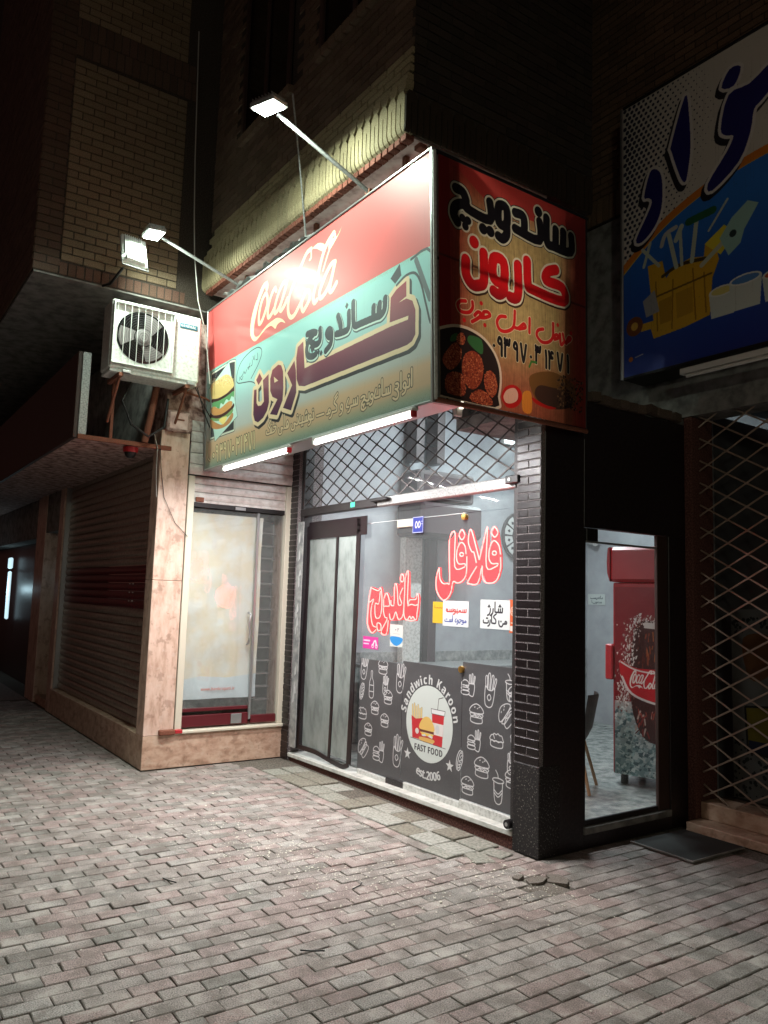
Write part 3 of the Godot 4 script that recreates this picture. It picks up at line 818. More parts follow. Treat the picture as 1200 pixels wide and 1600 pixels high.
# round emblem, drawn on its own disc: centre of the picture is the centre of the disc
func draw_emblem() -> Image:
	var im := canvas(512, 512, c8(206, 214, 208))
	var P := func(a: Array) -> PackedVector2Array: return pv(a)
	# red box of fries
	for f in [[78, 206, 70, 150], [96, 212, 92, 140], [116, 214, 112, 158], [136, 216, 134, 146], [154, 216, 156, 168], [172, 216, 176, 160]]:
		stroke(im, P.call([f[0], f[1] + 60, f[2], f[3]]), 15, c8(120, 96, 70))
		stroke(im, P.call([f[0], f[1] + 60, f[2], f[3]]), 11, c8(226, 200, 130))
	fill(im, [P.call([60, 222, 110, 240, 190, 226, 178, 372, 76, 372])], c8(196, 50, 56))
	fill(im, [moved(disc(20, 16), Vector2(128, 320))], c8(214, 206, 200))
	# cup
	fill(im, [P.call([290, 176, 420, 176, 404, 388, 306, 388])], c8(196, 50, 56))
	fill(im, [P.call([297, 240, 415, 240, 408, 318, 302, 318])], c8(222, 216, 210))
	fill(im, [P.call([280, 150, 430, 150, 424, 182, 286, 182])], c8(226, 226, 224))
	stroke(im, P.call([280, 150, 430, 150, 424, 182, 286, 182, 280, 150]), 4, c8(80, 70, 70))
	stroke(im, P.call([350, 150, 360, 76, 408, 62]), 5, c8(80, 70, 70))
	fill(im, [moved(disc(22, 16, 30), Vector2(352, 280))], c8(206, 206, 204))
	# burger
	fill(im, [curve(P.call([160, 300, 168, 250, 214, 214, 262, 214, 306, 252, 312, 300, 160, 300]), 4)], c8(224, 186, 104))
	fill(im, [P.call([158, 302, 316, 302, 314, 318, 160, 318])], c8(110, 60, 44))
	fill(im, [P.call([160, 320, 314, 320, 300, 334, 270, 326, 240, 344, 214, 326, 186, 338])], c8(230, 196, 90))
	fill(im, [P.call([156, 336, 200, 346, 240, 338, 290, 348, 318, 336, 310, 352, 160, 352])], c8(176, 60, 60))
	fill(im, [curve(P.call([160, 354, 314, 354, 306, 378, 240, 384, 170, 378, 160, 354]), 4)], c8(214, 170, 96))
	stroke(im, P.call([56, 374, 440, 390]), 4, c8(80, 70, 70))
	return im

func draw_banner_old() -> Image:
	# faded sheet hung behind the glass door: blank, with a pale blue foot and a web address
	var im := canvas(512, 1100, c8(196, 190, 164))
	var n := FastNoiseLite.new()
	n.seed = 77
	n.frequency = 0.006
	for y in range(0, 1100, 4):
		for x in range(0, 512, 4):
			var v := n.get_noise_2d(x, y)
			var c := Color8(192, 196, 188).lerp(Color8(192, 186, 164), clampf(0.5 + v * 1.4, 0, 1))
			im.fill_rect(Rect2i(x, y, 4, 4), c)
	var foot := PackedVector2Array([Vector2(0, 985), Vector2(120, 968), Vector2(300, 980), Vector2(512, 960), Vector2(512, 1100), Vector2(0, 1100)])
	fill(im, [curve(foot, 1)], c8(176, 190, 194))
	soil(im, 71, 120, 400, c8(140, 124, 84), 0.3)
	return im

func draw_note(w: int, h: int, paper: Color, rows: Array) -> Image:
	var im := canvas(w, h, paper)
	for r in rows:   # word, right, left, base, height, colour, width
		fa_fit(im, r[0], Vector2(r[1], r[3]), Vector2(r[2], r[3]), r[4], r[6], r[5])
	return im

func draw_fridge() -> Image:
	var im := canvas(512, 1400, c8(116, 14, 24))
	var g := RandomNumberGenerator.new()
	g.seed = 91
	# lower half: crushed ice, cool grey
	for y in range(860, 1400, 4):
		im.fill_rect(Rect2i(0, y, 512, 4), c8(150, 150, 146).lerp(c8(120, 146, 146), (y - 860) / 540.0))
	for i in 900:
		var p := Vector2(g.randf_range(0, 512), g.randf_range(900, 1400))
		var s := g.randf_range(6, 30)
		fill(im, [PackedVector2Array([p, p + Vector2(s, s * g.randf_range(-1, 1)), p + Vector2(s * 0.6, s), p + Vector2(-s * 0.3, s * 0.7)])], [c8(150, 170, 168), c8(186, 196, 192), c8(96, 122, 122), c8(70, 92, 96), c8(170, 182, 178)][g.randi() % 5])
	# the bottle: dark drink, amber light through it
	fill(im, [curve(PackedVector2Array([Vector2(150, 300), Vector2(260, 250), Vector2(512, 270), Vector2(512, 900), Vector2(420, 1080), Vector2(300, 1150), Vector2(190, 1100), Vector2(120, 900), Vector2(110, 600), Vector2(150, 300)]), 4)], c8(58, 18, 16))
	for i in 70:
		var p := Vector2(g.randf_range(160, 500), g.randf_range(320, 560))
		stroke(im, PackedVector2Array([p, p + Vector2(g.randf_range(-6, 6), g.randf_range(20, 70))]), g.randf_range(3, 12), [c8(120, 52, 22), c8(150, 84, 40), c8(84, 28, 18), c8(40, 14, 14)][g.randi() % 4])
	for i in 60:
		var p := Vector2(g.randf_range(150, 480), g.randf_range(900, 1090))
		stroke(im, PackedVector2Array([p, p + Vector2(g.randf_range(-20, 20), g.randf_range(16, 60))]), g.randf_range(3, 14), [c8(120, 30, 26), c8(150, 60, 44), c8(84, 20, 20), c8(170, 150, 140)][g.randi() % 4])
	# splash down the left side and over the shoulder
	for i in 620:
		var t := g.randf()
		var p := Vector2(120, 250).lerp(Vector2(60, 900), t) + Vector2(g.randfn(0, 34), g.randfn(0, 26))
		if i % 4 == 0:
			p = Vector2(130, 240).lerp(Vector2(420, 230), t) + Vector2(g.randfn(0, 20), g.randfn(0, 22))
		var s := g.randf_range(4, 18)
		fill(im, [PackedVector2Array([p, p + Vector2(s, s * g.randf_range(-1, 1)), p + Vector2(s * 0.4, s * 1.4)])], [c8(190, 186, 178), c8(150, 140, 134), c8(206, 202, 196), c8(110, 60, 50)][g.randi() % 4])
	fill(im, [PackedVector2Array([Vector2(210, 262), Vector2(512, 290), Vector2(512, 326), Vector2(204, 306)])], c8(186, 180, 172))
	# red label with the script
	fill(im, [curve(PackedVector2Array([Vector2(40, 560), Vector2(160, 610), Vector2(512, 620), Vector2(512, 840), Vector2(300, 850), Vector2(120, 800), Vector2(50, 690), Vector2(40, 560)]), 4)], c8(176, 22, 32))
	stroke(im, curve(PackedVector2Array([Vector2(46, 570), Vector2(150, 622), Vector2(320, 640), Vector2(512, 632)]), 5), 11, c8(206, 200, 192))
	stroke(im, curve(PackedVector2Array([Vector2(52, 680), Vector2(120, 800), Vector2(300, 862), Vector2(512, 858)]), 5), 16, c8(200, 194, 188))
	for a in LOGO_FILL:
		fill(im, [logo_at(curve(pv(a), 3))], c8(216, 210, 200))
	for a in LOGO_STROKE:
		stroke(im, logo_at(curve(pv(a), 4)), 8, c8(216, 210, 200))
	return im

func logo_at(p: PackedVector2Array) -> PackedVector2Array:
	var o := PackedVector2Array()
	for v in p:
		o.append(Vector2(56 + (v.x - 360) * 0.24, 604 + (v.y - 20) * 0.50))
	return o

func draw_display() -> Image:
	# printed posters in the neighbour's window
	var im := canvas(700, 900, c8(150, 148, 140))
	var g := RandomNumberGenerator.new()
	g.seed = 15
	for i in 420:
		var p := Vector2(g.randf_range(0, 700), 40 + absf(g.randfn(0, 30)) if g.randf() < 0.4 else g.randf_range(620, 900))
		fill(im, [moved(disc(g.randf_range(3, 11), 5), p)], c8(52, 60, 56))
	fill(im, [curve(PackedVector2Array([Vector2(60, 140), Vector2(200, 130), Vector2(190, 300), Vector2(90, 330), Vector2(60, 140)]), 4)], c8(150, 92, 30))
	fill(im, [curve(PackedVector2Array([Vector2(250, 110), Vector2(400, 120), Vector2(430, 330), Vector2(330, 360), Vector2(250, 110)]), 4)], c8(176, 110, 20))
	fill(im, [curve(PackedVector2Array([Vector2(480, 130), Vector2(640, 120), Vector2(650, 300), Vector2(520, 330), Vector2(480, 130)]), 4)], c8(40, 66, 90))
	for x in [70, 370]:
		for p in grown(PackedVector2Array([Vector2(x, 470), Vector2(x + 220, 450), Vector2(x + 230, 690), Vector2(x + 10, 670)]), 10):
			fill(im, [p], c8(40, 40, 30))
		fill(im, [PackedVector2Array([Vector2(x, 470), Vector2(x + 220, 450), Vector2(x + 230, 690), Vector2(x + 10, 670)])], c8(170, 150, 24))
		fill(im, [PackedVector2Array([Vector2(x + 10, 620), Vector2(x + 226, 626), Vector2(x + 230, 690), Vector2(x + 10, 670)])], c8(34, 44, 80))
	return im

# ---------- the scene ----------
const WB := -3.835      # plane of the neighbour's wall that faces the viewer (x)
const SZ := 1.53        # plane of the neighbour's street front (z)
const BZ := 1.112         # wall of the jutting floors
const BX := -0.175        # and its corner
const LAMP1 := Vector3(-0.947, 5.26, 1.848)
const LAMP2 := Vector3(-3.12, 5.09, 1.958)

func _ready() -> void:
	rng.seed = 12
	# camera
	var cam := Camera3D.new()
	cam.name = "camera"
	add_child(cam)
	var r := Vector3(0.57027481, 0.03030608, -0.82089474)
	var u := Vector3(0.07199105, 0.99363032, 0.08669531)
	var f := Vector3(-0.8182933, 0.10853723, -0.56446058)
	cam.transform = Transform3D(Basis(r, u, -f), Vector3(3.9414, 1.76, 4.0992))
	cam.fov = 66.57
	cam.near = 0.05
	cam.far = 200.0
	# night sky over a town, and the exposure
	var we := WorldEnvironment.new()
	we.name = "environment"
	var env := Environment.new()
	env.background_mode = Environment.BG_SKY
	var sm := ProceduralSkyMaterial.new()
	sm.sky_top_color = Color(0.17, 0.11, 0.11)
	sm.sky_horizon_color = Color(0.36, 0.21, 0.175)
	sm.ground_bottom_color = Color(0.1, 0.08, 0.08)
	sm.ground_horizon_color = Color(0.3, 0.22, 0.2)
	sm.sun_angle_max = 0.0
	var sky := Sky.new()
	sky.sky_material = sm
	env.sky = sky
	env.background_energy_multiplier = 0.72
	env.tonemap_mode = Environment.TONE_MAPPER_LINEAR
	env.tonemap_exposure = 1.0
	env.sdfgi_enabled = true
	env.ssao_enabled = true
	env.ssil_enabled = true
	we.environment = env
	add_child(we)
	materials()
	ground()
	shop_building()
	neighbour()
	hardware_shop()
	interior()
	storefront()
	signs()
	lamps()
	neighbour_details()
	clutter()

func lamp_area(at: Vector3, towards: Vector3, size: Vector2, energy: float, c: Color, called: String, parent: Node3D) -> void:
	var l := AreaLight3D.new()
	l.name = called
	l.area_size = size
	l.area_normalize_energy = true
	l.light_energy = energy
	l.light_color = c
	l.area_range = 60.0
	l.shadow_enabled = true
	parent.add_child(l)
	l.look_at_from_position(at, at + towards, Vector3.RIGHT if absf(towards.normalized().y) > 0.98 else Vector3.UP)

func materials() -> void:
	var grain := noise_tex(0.09, Color(0.52, 0.52, 0.52), Color(0.86, 0.85, 0.84), Color(1, 1, 1), 3, 4)
	var bump := bump_tex(0.08, 6, 5.0)
	var fine := bump_tex(0.02, 7, 3.0)
	var pm := rocky("paver_concrete", grain, Vector3(2.2, 2.2, 2.2), 0.78, bump, 0.5)
	pm.vertex_color_use_as_albedo = true
	patched(pm, 0.31, 0.012, 12, [[0.28, Color8(96, 88, 80, 130)], [0.45, Color8(112, 104, 96, 20)], [0.56, Color8(172, 164, 156, 10)], [0.68, Color8(176, 168, 160, 80)], [0.82, Color8(186, 180, 172, 130)]], 7, 1024)
	rocky("joint_sand", noise_tex(0.05, c8(70, 66, 60), c8(100, 94, 86), c8(128, 122, 112), 13), Vector3(1.3, 1.3, 1.3), 0.95, bump, 0.8)
	rocky("far_paving", noise_tex(0.04, c8(112, 102, 94), c8(136, 122, 114), c8(154, 144, 134), 14), Vector3(0.9, 0.9, 0.9), 0.85, bump, 0.6)
	rocky("rubble", noise_tex(0.06, c8(80, 74, 68), c8(116, 108, 100), c8(150, 144, 136), 15), Vector3(3, 3, 3), 0.95, bump, 1.0)
	# stone, brick, render
	rocky("travertine", noise_tex(0.02, c8(182, 150, 132), c8(206, 176, 158), c8(216, 190, 174), 16, 6), Vector3(0.9, 0.3, 0.9), 0.42, fine, 0.15)
	rocky("travertine_plinth", noise_tex(0.02, c8(166, 134, 112), c8(190, 160, 138), c8(204, 178, 156), 17, 6), Vector3(0.5, 0.9, 0.5), 0.5, fine, 0.2)
	var bm := rocky("brick_pale", noise_tex(0.07, Color(0.66, 0.63, 0.56), Color(0.86, 0.84, 0.8), Color(1, 1, 1), 18), Vector3(2.4, 2.4, 2.4), 0.85, bump, 0.4)
	bm.vertex_color_use_as_albedo = true
	bm = rocky("brick_shaded_side", noise_tex(0.07, Color(0.4, 0.37, 0.33), Color(0.5, 0.47, 0.44), Color(0.6, 0.58, 0.55), 118), Vector3(2.4, 2.4, 2.4), 0.9, bump, 0.4, Color(0.55, 0.5, 0.46))  # the pale brick again, darkened for the shade on the side face
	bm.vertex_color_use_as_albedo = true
	rocky("brick_red", noise_tex(0.06, c8(84, 44, 34), c8(126, 70, 54), c8(150, 96, 78), 51), Vector3(2.5, 2.5, 2.5), 0.85)
	rocky("mortar", noise_tex(0.06, c8(40, 34, 28), c8(58, 50, 42), c8(76, 68, 60), 19), Vector3(2, 2, 2), 0.95)
	rocky("render_pink", noise_tex(0.015, c8(176, 140, 134), c8(212, 182, 176), c8(222, 198, 192), 20, 5), Vector3(0.7, 0.7, 0.7), 0.85, fine, 0.2)
	rocky("render_dirty", noise_tex(0.02, c8(96, 70, 64), c8(176, 146, 138), c8(206, 184, 176), 22, 6), Vector3(0.8, 0.8, 0.8), 0.9, fine, 0.4)
	rocky("render_grey", noise_tex(0.015, c8(96, 94, 92), c8(126, 124, 120), c8(142, 140, 136), 23, 5), Vector3(0.6, 0.6, 0.6), 0.9)
	rocky("black_brick", noise_tex(0.05, c8(12, 8, 10), c8(20, 13, 15), c8(34, 25, 28), 24), Vector3(2, 2, 2), 0.3, bump, 0.25)
	rocky("black_stone", noise_tex(0.04, c8(22, 16, 18), c8(32, 24, 26), c8(46, 36, 38), 25), Vector3(1.5, 1.5, 1.5), 0.42, fine, 0.2)
	rocky("black_splashed", noise_tex(0.03, c8(18, 15, 16), c8(26, 23, 24), c8(36, 32, 33), 26, 4), Vector3(2.6, 2.6, 2.6), 0.6)
	patched(M.black_splashed, 2.0, 0.05, 126, [[0.62, Color8(120, 116, 112, 0)], [0.74, Color8(130, 126, 120, 60)], [0.84, Color8(180, 176, 168, 200)]], 5)
	patched(M.travertine, 0.6, 0.015, 128, [[0.24, Color8(140, 108, 92, 120)], [0.36, Color8(150, 118, 102, 0)], [0.66, Color8(214, 196, 184, 0)], [0.75, Color8(214, 196, 184, 90)]], 7)
	patched(M.travertine_plinth, 0.6, 0.02, 129, [[0.24, Color8(130, 100, 80, 120)], [0.38, Color8(140, 110, 90, 0)], [0.66, Color8(206, 186, 166, 0)], [0.75, Color8(206, 186, 166, 90)]], 7)
	rocky("white_mortar", noise_tex(0.06, c8(30, 26, 27), c8(120, 112, 112), c8(190, 186, 184), 27), Vector3(3, 3, 3), 0.9)
	rocky("marble_white", noise_tex(0.012, c8(176, 180, 174), c8(206, 208, 200), c8(216, 218, 212), 28, 6), Vector3(0.9, 0.9, 0.9), 0.4)
	rocky("red_stone", noise_tex(0.05, c8(58, 32, 26), c8(88, 52, 44), c8(120, 84, 74), 29), Vector3(2, 2, 2), 0.85)
	rocky("street_tile", noise_tex(0.04, c8(108, 108, 100), c8(140, 140, 130), c8(164, 162, 152), 30), Vector3(1.4, 1.4, 1.4), 0.75, bump, 0.3)
	rocky("street_tile_pale", noise_tex(0.04, c8(120, 122, 114), c8(154, 154, 146), c8(176, 174, 166), 130), Vector3(1.4, 1.4, 1.4), 0.75, bump, 0.3)
	rocky("street_tile_dark", noise_tex(0.04, c8(96, 92, 82), c8(124, 120, 108), c8(146, 142, 130), 131), Vector3(1.4, 1.4, 1.4), 0.75, bump, 0.3)
	rocky("inner_wall", noise_tex(0.012, c8(162, 164, 168), c8(170, 173, 177), c8(177, 180, 183), 31, 5), Vector3(0.4, 0.4, 0.4), 0.55)
	rocky("inner_tile", noise_tex(0.02, c8(120, 124, 124), c8(150, 152, 150), c8(176, 178, 174), 32, 6), Vector3(0.8, 0.8, 0.8), 0.3)
	rocky("inner_floor", noise_tex(0.014, c8(110, 116, 114), c8(146, 150, 146), c8(176, 178, 172), 33, 6), Vector3(0.8, 0.8, 0.8), 0.25)
	# metals and plastics
	rocky("galvanised", noise_tex(0.03, c8(120, 120, 120), c8(158, 158, 156), c8(182, 182, 180), 34), Vector3(3, 3, 3), 0.55).metallic = 0.7
	rocky("worn_black", noise_tex(0.1, c8(18, 16, 17), c8(26, 23, 24), c8(110, 104, 102), 35, 3), Vector3(3, 3, 3), 0.5)
	rocky("white_enamel", noise_tex(0.03, c8(172, 174, 168), c8(206, 208, 202), c8(214, 216, 212), 36), Vector3(1.5, 1.5, 1.5), 0.38)
	rocky("shutter_white", noise_tex(0.02, c8(186, 178, 172), c8(206, 200, 194), c8(214, 210, 206), 37), Vector3(1, 1, 1), 0.42)
	rocky("shutter_grey", noise_tex(0.03, c8(120, 108, 98), c8(148, 134, 122), c8(164, 150, 138), 38), Vector3(1, 1, 1), 0.38).metallic = 0.25
	rocky("shutter_red", noise_tex(0.03, c8(70, 14, 20), c8(92, 20, 28), c8(104, 30, 36), 39), Vector3(1, 1, 1), 0.36)
	rocky("rust_paint", noise_tex(0.06, c8(78, 40, 26), c8(126, 74, 54), c8(150, 100, 80), 40), Vector3(4, 4, 4), 0.8)
	plain("aluminium", c8(176, 178, 178), 0.35, 0.8)
	plain("dark_iron", c8(40, 38, 38), 0.5, 0.5)
	plain("lattice_iron", c8(74, 68, 66), 0.42, 0.6)
	plain("lattice_pale", c8(156, 136, 120), 0.42, 0.4)
	plain("black_plastic", c8(24, 22, 23), 0.45)
	plain("black_tape", c8(34, 24, 27), 0.32)
	plain("white_plastic", c8(206, 206, 202), 0.4)
	plain("cable_white", c8(160, 158, 152), 0.6)
	plain("cable_black", c8(26, 24, 24), 0.55)
	plain("cream_frame", c8(206, 200, 182), 0.4)
	plain("maroon_frame", c8(86, 20, 28), 0.4)
	plain("red_plastic", c8(176, 36, 44), 0.4)
	plain("window_dark", c8(14, 14, 16), 0.12)
	plain("frame_brown", c8(58, 40, 34), 0.6)
	plain("brass", c8(180, 140, 70), 0.35, 0.8)
	plain("chair_shell", c8(52, 40, 38), 0.5)
	plain("wood", c8(150, 112, 78), 0.55)
	plain("mat_rubber", c8(44, 46, 44), 0.9)
	plain("neon_back", c8(206, 16, 34), 0.8)
	plain("hood_grey", c8(112, 106, 106), 0.45, 0.3)
	plain("hood_dark", c8(64, 48, 52), 0.5)
	plain("clock_black", c8(40, 32, 34), 0.4)
	plain("clock_ivory", c8(206, 208, 204), 0.45)
	plain("ink", c8(40, 40, 44), 0.5)
	plain("foil", c8(206, 206, 204), 0.3, 0.4)
	plain("crumb", c8(206, 200, 186), 0.8)
	plain("fridge_red", c8(150, 20, 30), 0.35)
	plain("letter_white", c8(206, 208, 206), 0.5)
	plain("letter_grey", c8(70, 66, 70), 0.5)
	glass("glass_clear", c8(220, 232, 232), 0.05)
	M.glass_clear.metallic_specular = 0.2
	glass("glass_dark", c8(30, 28, 28), 0.35).metallic_specular = 0.15
	glass("glass_door", c8(206, 216, 212), 0.06)
	var pvc := glass("pvc_sheet", c8(200, 206, 203), 0.62, 0.35)
	pvc.albedo_texture = noise_tex(0.016, c8(172, 178, 176), c8(206, 212, 208), c8(222, 226, 224), 44, 7)
	pvc.uv1_triplanar = true
	pvc.uv1_scale = Vector3(0.6, 0.3, 0.6)
	glass("pale_seam", c8(220, 226, 224), 0.5, 0.2)
	glow("led_face", Color(0.93, 1.0, 0.97), 36.0)
	glow("tube_glow", Color(1.0, 0.98, 0.97), 9.0)
	glow("room_glow", Color(0.92, 1.0, 1.0), 8.0)
	glow("neon_glow", Color(1.0, 0.47, 0.44), 3.2)
	M.neon_back.metallic_specular = 0.1
	glow("banner_glow", Color(1.0, 0.97, 0.9), 1.5)
	glow("far_glow", Color(0.82, 0.95, 1.0), 1.0)
	glow("far_glow_warm", Color(1.0, 0.4, 0.15), 0.25)

# ---------- ground ----------
func paver_mesh(lx: float, lz: float, h: float, c: Color, jitter: float) -> Mesh:
	var st := begin()
	st.set_color(c)
	add_block(st, Vector3(-lx / 2, -h, -lz / 2), Vector3(lx / 2, 0, lz / 2), 0.0045, jitter)
	return st.commit()

# block seen from above: chamfered top and four sides
func add_block(st: SurfaceTool, lo: Vector3, hi: Vector3, c: float, j := 0.0) -> void:
	var k := []
	for s in [[0, 0], [1, 0], [1, 1], [0, 1]]:
		k.append(Vector2(lerpf(lo.x, hi.x, s[0]) + rng.randf_range(-j, j), lerpf(hi.z, lo.z, s[1]) + rng.randf_range(-j, j)))
	var mid: Vector2 = (k[0] + k[1] + k[2] + k[3]) / 4
	var t := []
	for v in k:
		t.append(v + (mid - v).sign() * c)
	quad(st, Vector3(t[0].x, hi.y, t[0].y), Vector3(t[1].x, hi.y, t[1].y), Vector3(t[2].x, hi.y, t[2].y), Vector3(t[3].x, hi.y, t[3].y))
	for i in 4:
		var n := (i + 1) % 4
		var ym := hi.y - c * 0.8
		quad(st, Vector3(k[i].x, ym, k[i].y), Vector3(k[n].x, ym, k[n].y), Vector3(t[n].x, hi.y, t[n].y), Vector3(t[i].x, hi.y, t[i].y))
		quad(st, Vector3(k[i].x, lo.y, k[i].y), Vector3(k[n].x, lo.y, k[n].y), Vector3(k[n].x, ym, k[n].y), Vector3(k[i].x, ym, k[i].y))

func paver_colour() -> Color:
	var t := rng.randf()
	var v := rng.randf_range(0.92, 1.07)
	if t < 0.42:
		return Color(0.41, 0.37, 0.345) * v
	if t < 0.78:
		return Color(0.44, 0.35, 0.33) * v
	if t < 0.80:
		return Color(0.30, 0.265, 0.245) * v
	if t < 0.94:
		return Color(0.33, 0.315, 0.29) * v
	return Color(0.50, 0.475, 0.45) * v

func inside_frame(p: Vector3) -> bool:
	var c := Vector3(3.9414, 1.76, 4.0992)
	var v := p - c
	var z := v.dot(Vector3(-0.8182933, 0.10853723, -0.56446058))
	if z < 0.5:
		return false
	var x := 1218.4 * v.dot(Vector3(0.57027481, 0.03030608, -0.82089474)) / z
	var y := 1218.4 * v.dot(Vector3(0.07199105, 0.99363032, 0.08669531)) / z
	return absf(x) < 600 and absf(y) < 800

func paved(x: float, z: float) -> bool:
	if x < WB - 0.02:
		return z > SZ + 0.06
	if x < 0.06:
		return z > 0.56 or (z > 0.1 and x > -0.36)
	return z > -1.34

func ground() -> void:
	var root := Node3D.new()
	root.name = "pavement"
	add_child(root)
	root.set_meta("kind", "structure")
	root.set_meta("label", "pavement of pinkish grey brick pavers in front of the shops")
	var st := begin()
	quad(st, Vector3(-60, -0.010, 40), Vector3(40, -0.010, 40), Vector3(40, -0.010, -40), Vector3(-60, -0.010, -40))
	put(root, "joint_bed", st.commit(), M.joint_sand)
	st = begin()
	quad(st, Vector3(-60, -0.004, 14), Vector3(-9.5, -0.004, 14), Vector3(-9.5, -0.004, SZ), Vector3(-60, -0.004, SZ))
	put(root, "far_paving", st.commit(), M.far_paving)
	# brick pavers, long side along z, running bond
	var spots := []   # centre and length
	var row := 0
	var x := -9.5
	while x < 4.2:
		var xm := x + 0.05
		var edge := SZ + 0.012 if xm < WB else (0.576 if xm < -0.40 else (0.02 if xm < 0.02 else -1.36))
		var z := floorf(edge / 0.2) * 0.2 - 0.2 + (0.1 if row % 2 == 0 else 0.0)
		while z < 7.0:
			var z0 := maxf(z, edge)
			if z + 0.2 - z0 > 0.03:
				var p := Vector3(xm, 0, (z0 + z + 0.2) / 2)
				if p.distance_to(Vector3(3.94, 0, 4.1)) < 13.5:
					spots.append([p, z + 0.2 - z0])
			z += 0.2
		x += 0.1
		row += 1
	var eye := Vector3(3.9414, 1.76, 4.0992)
	var seen := []
	for i in spots.size():
		if spots[i][1] > 0.195 and inside_frame(spots[i][0]):
			seen.append([spots[i][0].distance_to(eye), i])
	seen.sort_custom(func(a, b): return a[0] < b[0])
	var near := {}
	for i in mini(300, seen.size()):
		near[seen[i][1]] = true
	var variants := []
	for i in 36:
		variants.append(paver_mesh(0.0945, 0.1945, 0.03, paver_colour(), 0.0025))
	var rest := begin()
	for i in spots.size():
		var p: Vector3 = spots[i][0]
		var l: float = spots[i][1]
		var dip := rng.randf_range(-0.004, 0.002)
		if rng.randf() < 0.05:
			dip += rng.randf_range(-0.005, 0.008)
		# the bed has sunk and heaved in places
		dip += 0.003 * sin(p.x * 1.7 + 0.6) * cos(p.z * 1.9)
		if Vector2(p.x, p.z).distance_to(Vector2(0.33, 0.30)) < 0.17 and rng.randf() < 0.8:
			continue
		if near.has(i):
			put(root, "paver", variants[rng.randi() % variants.size()], M.paver_concrete, p + Vector3(rng.randf_range(-0.0015, 0.0015), dip, rng.randf_range(-0.002, 0.002)), Vector3(rng.randf_range(-0.014, 0.014), rng.randf_range(-0.014, 0.014), rng.randf_range(-0.04, 0.04)))
		else:
			rest.set_color(paver_colour())
			add_block(rest, p + Vector3(-0.0472, dip - 0.03, -l / 2 + 0.0028), p + Vector3(0.0472, dip, l / 2 - 0.0028), 0.0045, 0.0025)
	stuff(put(root, "more_pavers", rest.commit(), M.paver_concrete))
	# strip of square tiles along the doorstep with a border course
	var tx := -3.35
	var col := 0
	while tx < -0.34:
		for j in 2:
			var z0 := 0.05 + j * 0.215
			if col == 4 and j == 0:
				continue   # a tile is missing
			var heave := rng.randf_range(-0.006, 0.006)
			if tx > -1.1:
				heave += 0.008
			var o := put(root, "tile", box_mesh(Vector3(0.258, 0.04, 0.198), 0.006), M[["street_tile", "street_tile_pale", "street_tile_dark"][rng.randi() % 3]], Vector3(tx + 0.137, heave - 0.014, z0 + 0.105), Vector3(rng.randf_range(-0.02, 0.02), rng.randf_range(-0.02, 0.02), rng.randf_range(-0.02, 0.02)))
			o.name = "tile"
		tx += 0.275
		col += 1
	tx = -3.55
	while tx < -0.42:
		put(root, "border_paver", variants[rng.randi() % variants.size()], M.paver_concrete, Vector3(tx + 0.1, rng.randf_range(-0.004, 0.003), 0.525), Vector3(0, PI / 2 + rng.randf_range(-0.02, 0.02), 0))
		tx += 0.2
	# tipped tiles by the pillar
	for b in [[-0.46, 0.49, 0.25, 0.15, 0.03, 0.12], [-0.23, 0.34, 0.20, 0.15, -0.04, -0.25], [-0.24, 0.17, 0.19, 0.13, 0.04, 0.15]]:
		put(root, "tile", box_mesh(Vector3(b[2], 0.035, b[3]), 0.004), M.street_tile, Vector3(b[0], -0.008, b[1]), Vector3(b[4], b[5], b[4] * 0.6))

# ---------- bricks ----------
# courses of brick on a wall; o is the lower left corner seen from outside, ux runs along, n points out
func brick_field(st: SurfaceTool, o: Vector3, ux: Vector3, n: Vector3, w: float, h: float, bl: float, bh: float, base: Color, spread := 0.2, holes := []) -> void:
	var j := 0.012
	var y := 0.0
	var row := 0
	while y + bh * 0.5 < h:
		var x := -bl / 2 if row % 2 else 0.0
		while x < w:
			var a := maxf(x, 0.0)
			var b := minf(x + bl - j, w)
			var skip := b - a < 0.02
			for r in holes:
				if a < r.end.x and b > r.position.x and y < r.end.y and y + bh > r.position.y:
					skip = true
			if not skip:
				st.set_color(base * rng.randf_range(1.0 - spread, 1.0 + spread))
				var d := rng.randf_range(0.006, 0.012)
				var p := [o + ux * a + Vector3.UP * y, o + ux * b + Vector3.UP * y, o + ux * b + Vector3.UP * (y + bh - j), o + ux * a + Vector3.UP * (y + bh - j)]
				var q := []
				for v in p:
					q.append(v + n * d)
				quad(st, q[0], q[1], q[2], q[3])
				for i in 4:
					quad(st, p[i], p[(i + 1) % 4], q[(i + 1) % 4], q[i])
			x += bl
		y += bh
		row += 1

func brick_mesh(l: float, h: float, d: float, c: Color) -> Mesh:
	var st := begin()
	st.set_color(c)
	add_box(st, Vector3(-l / 2, -h / 2, 0), Vector3(l / 2, h / 2, d), 0.003)
	return st.commit()

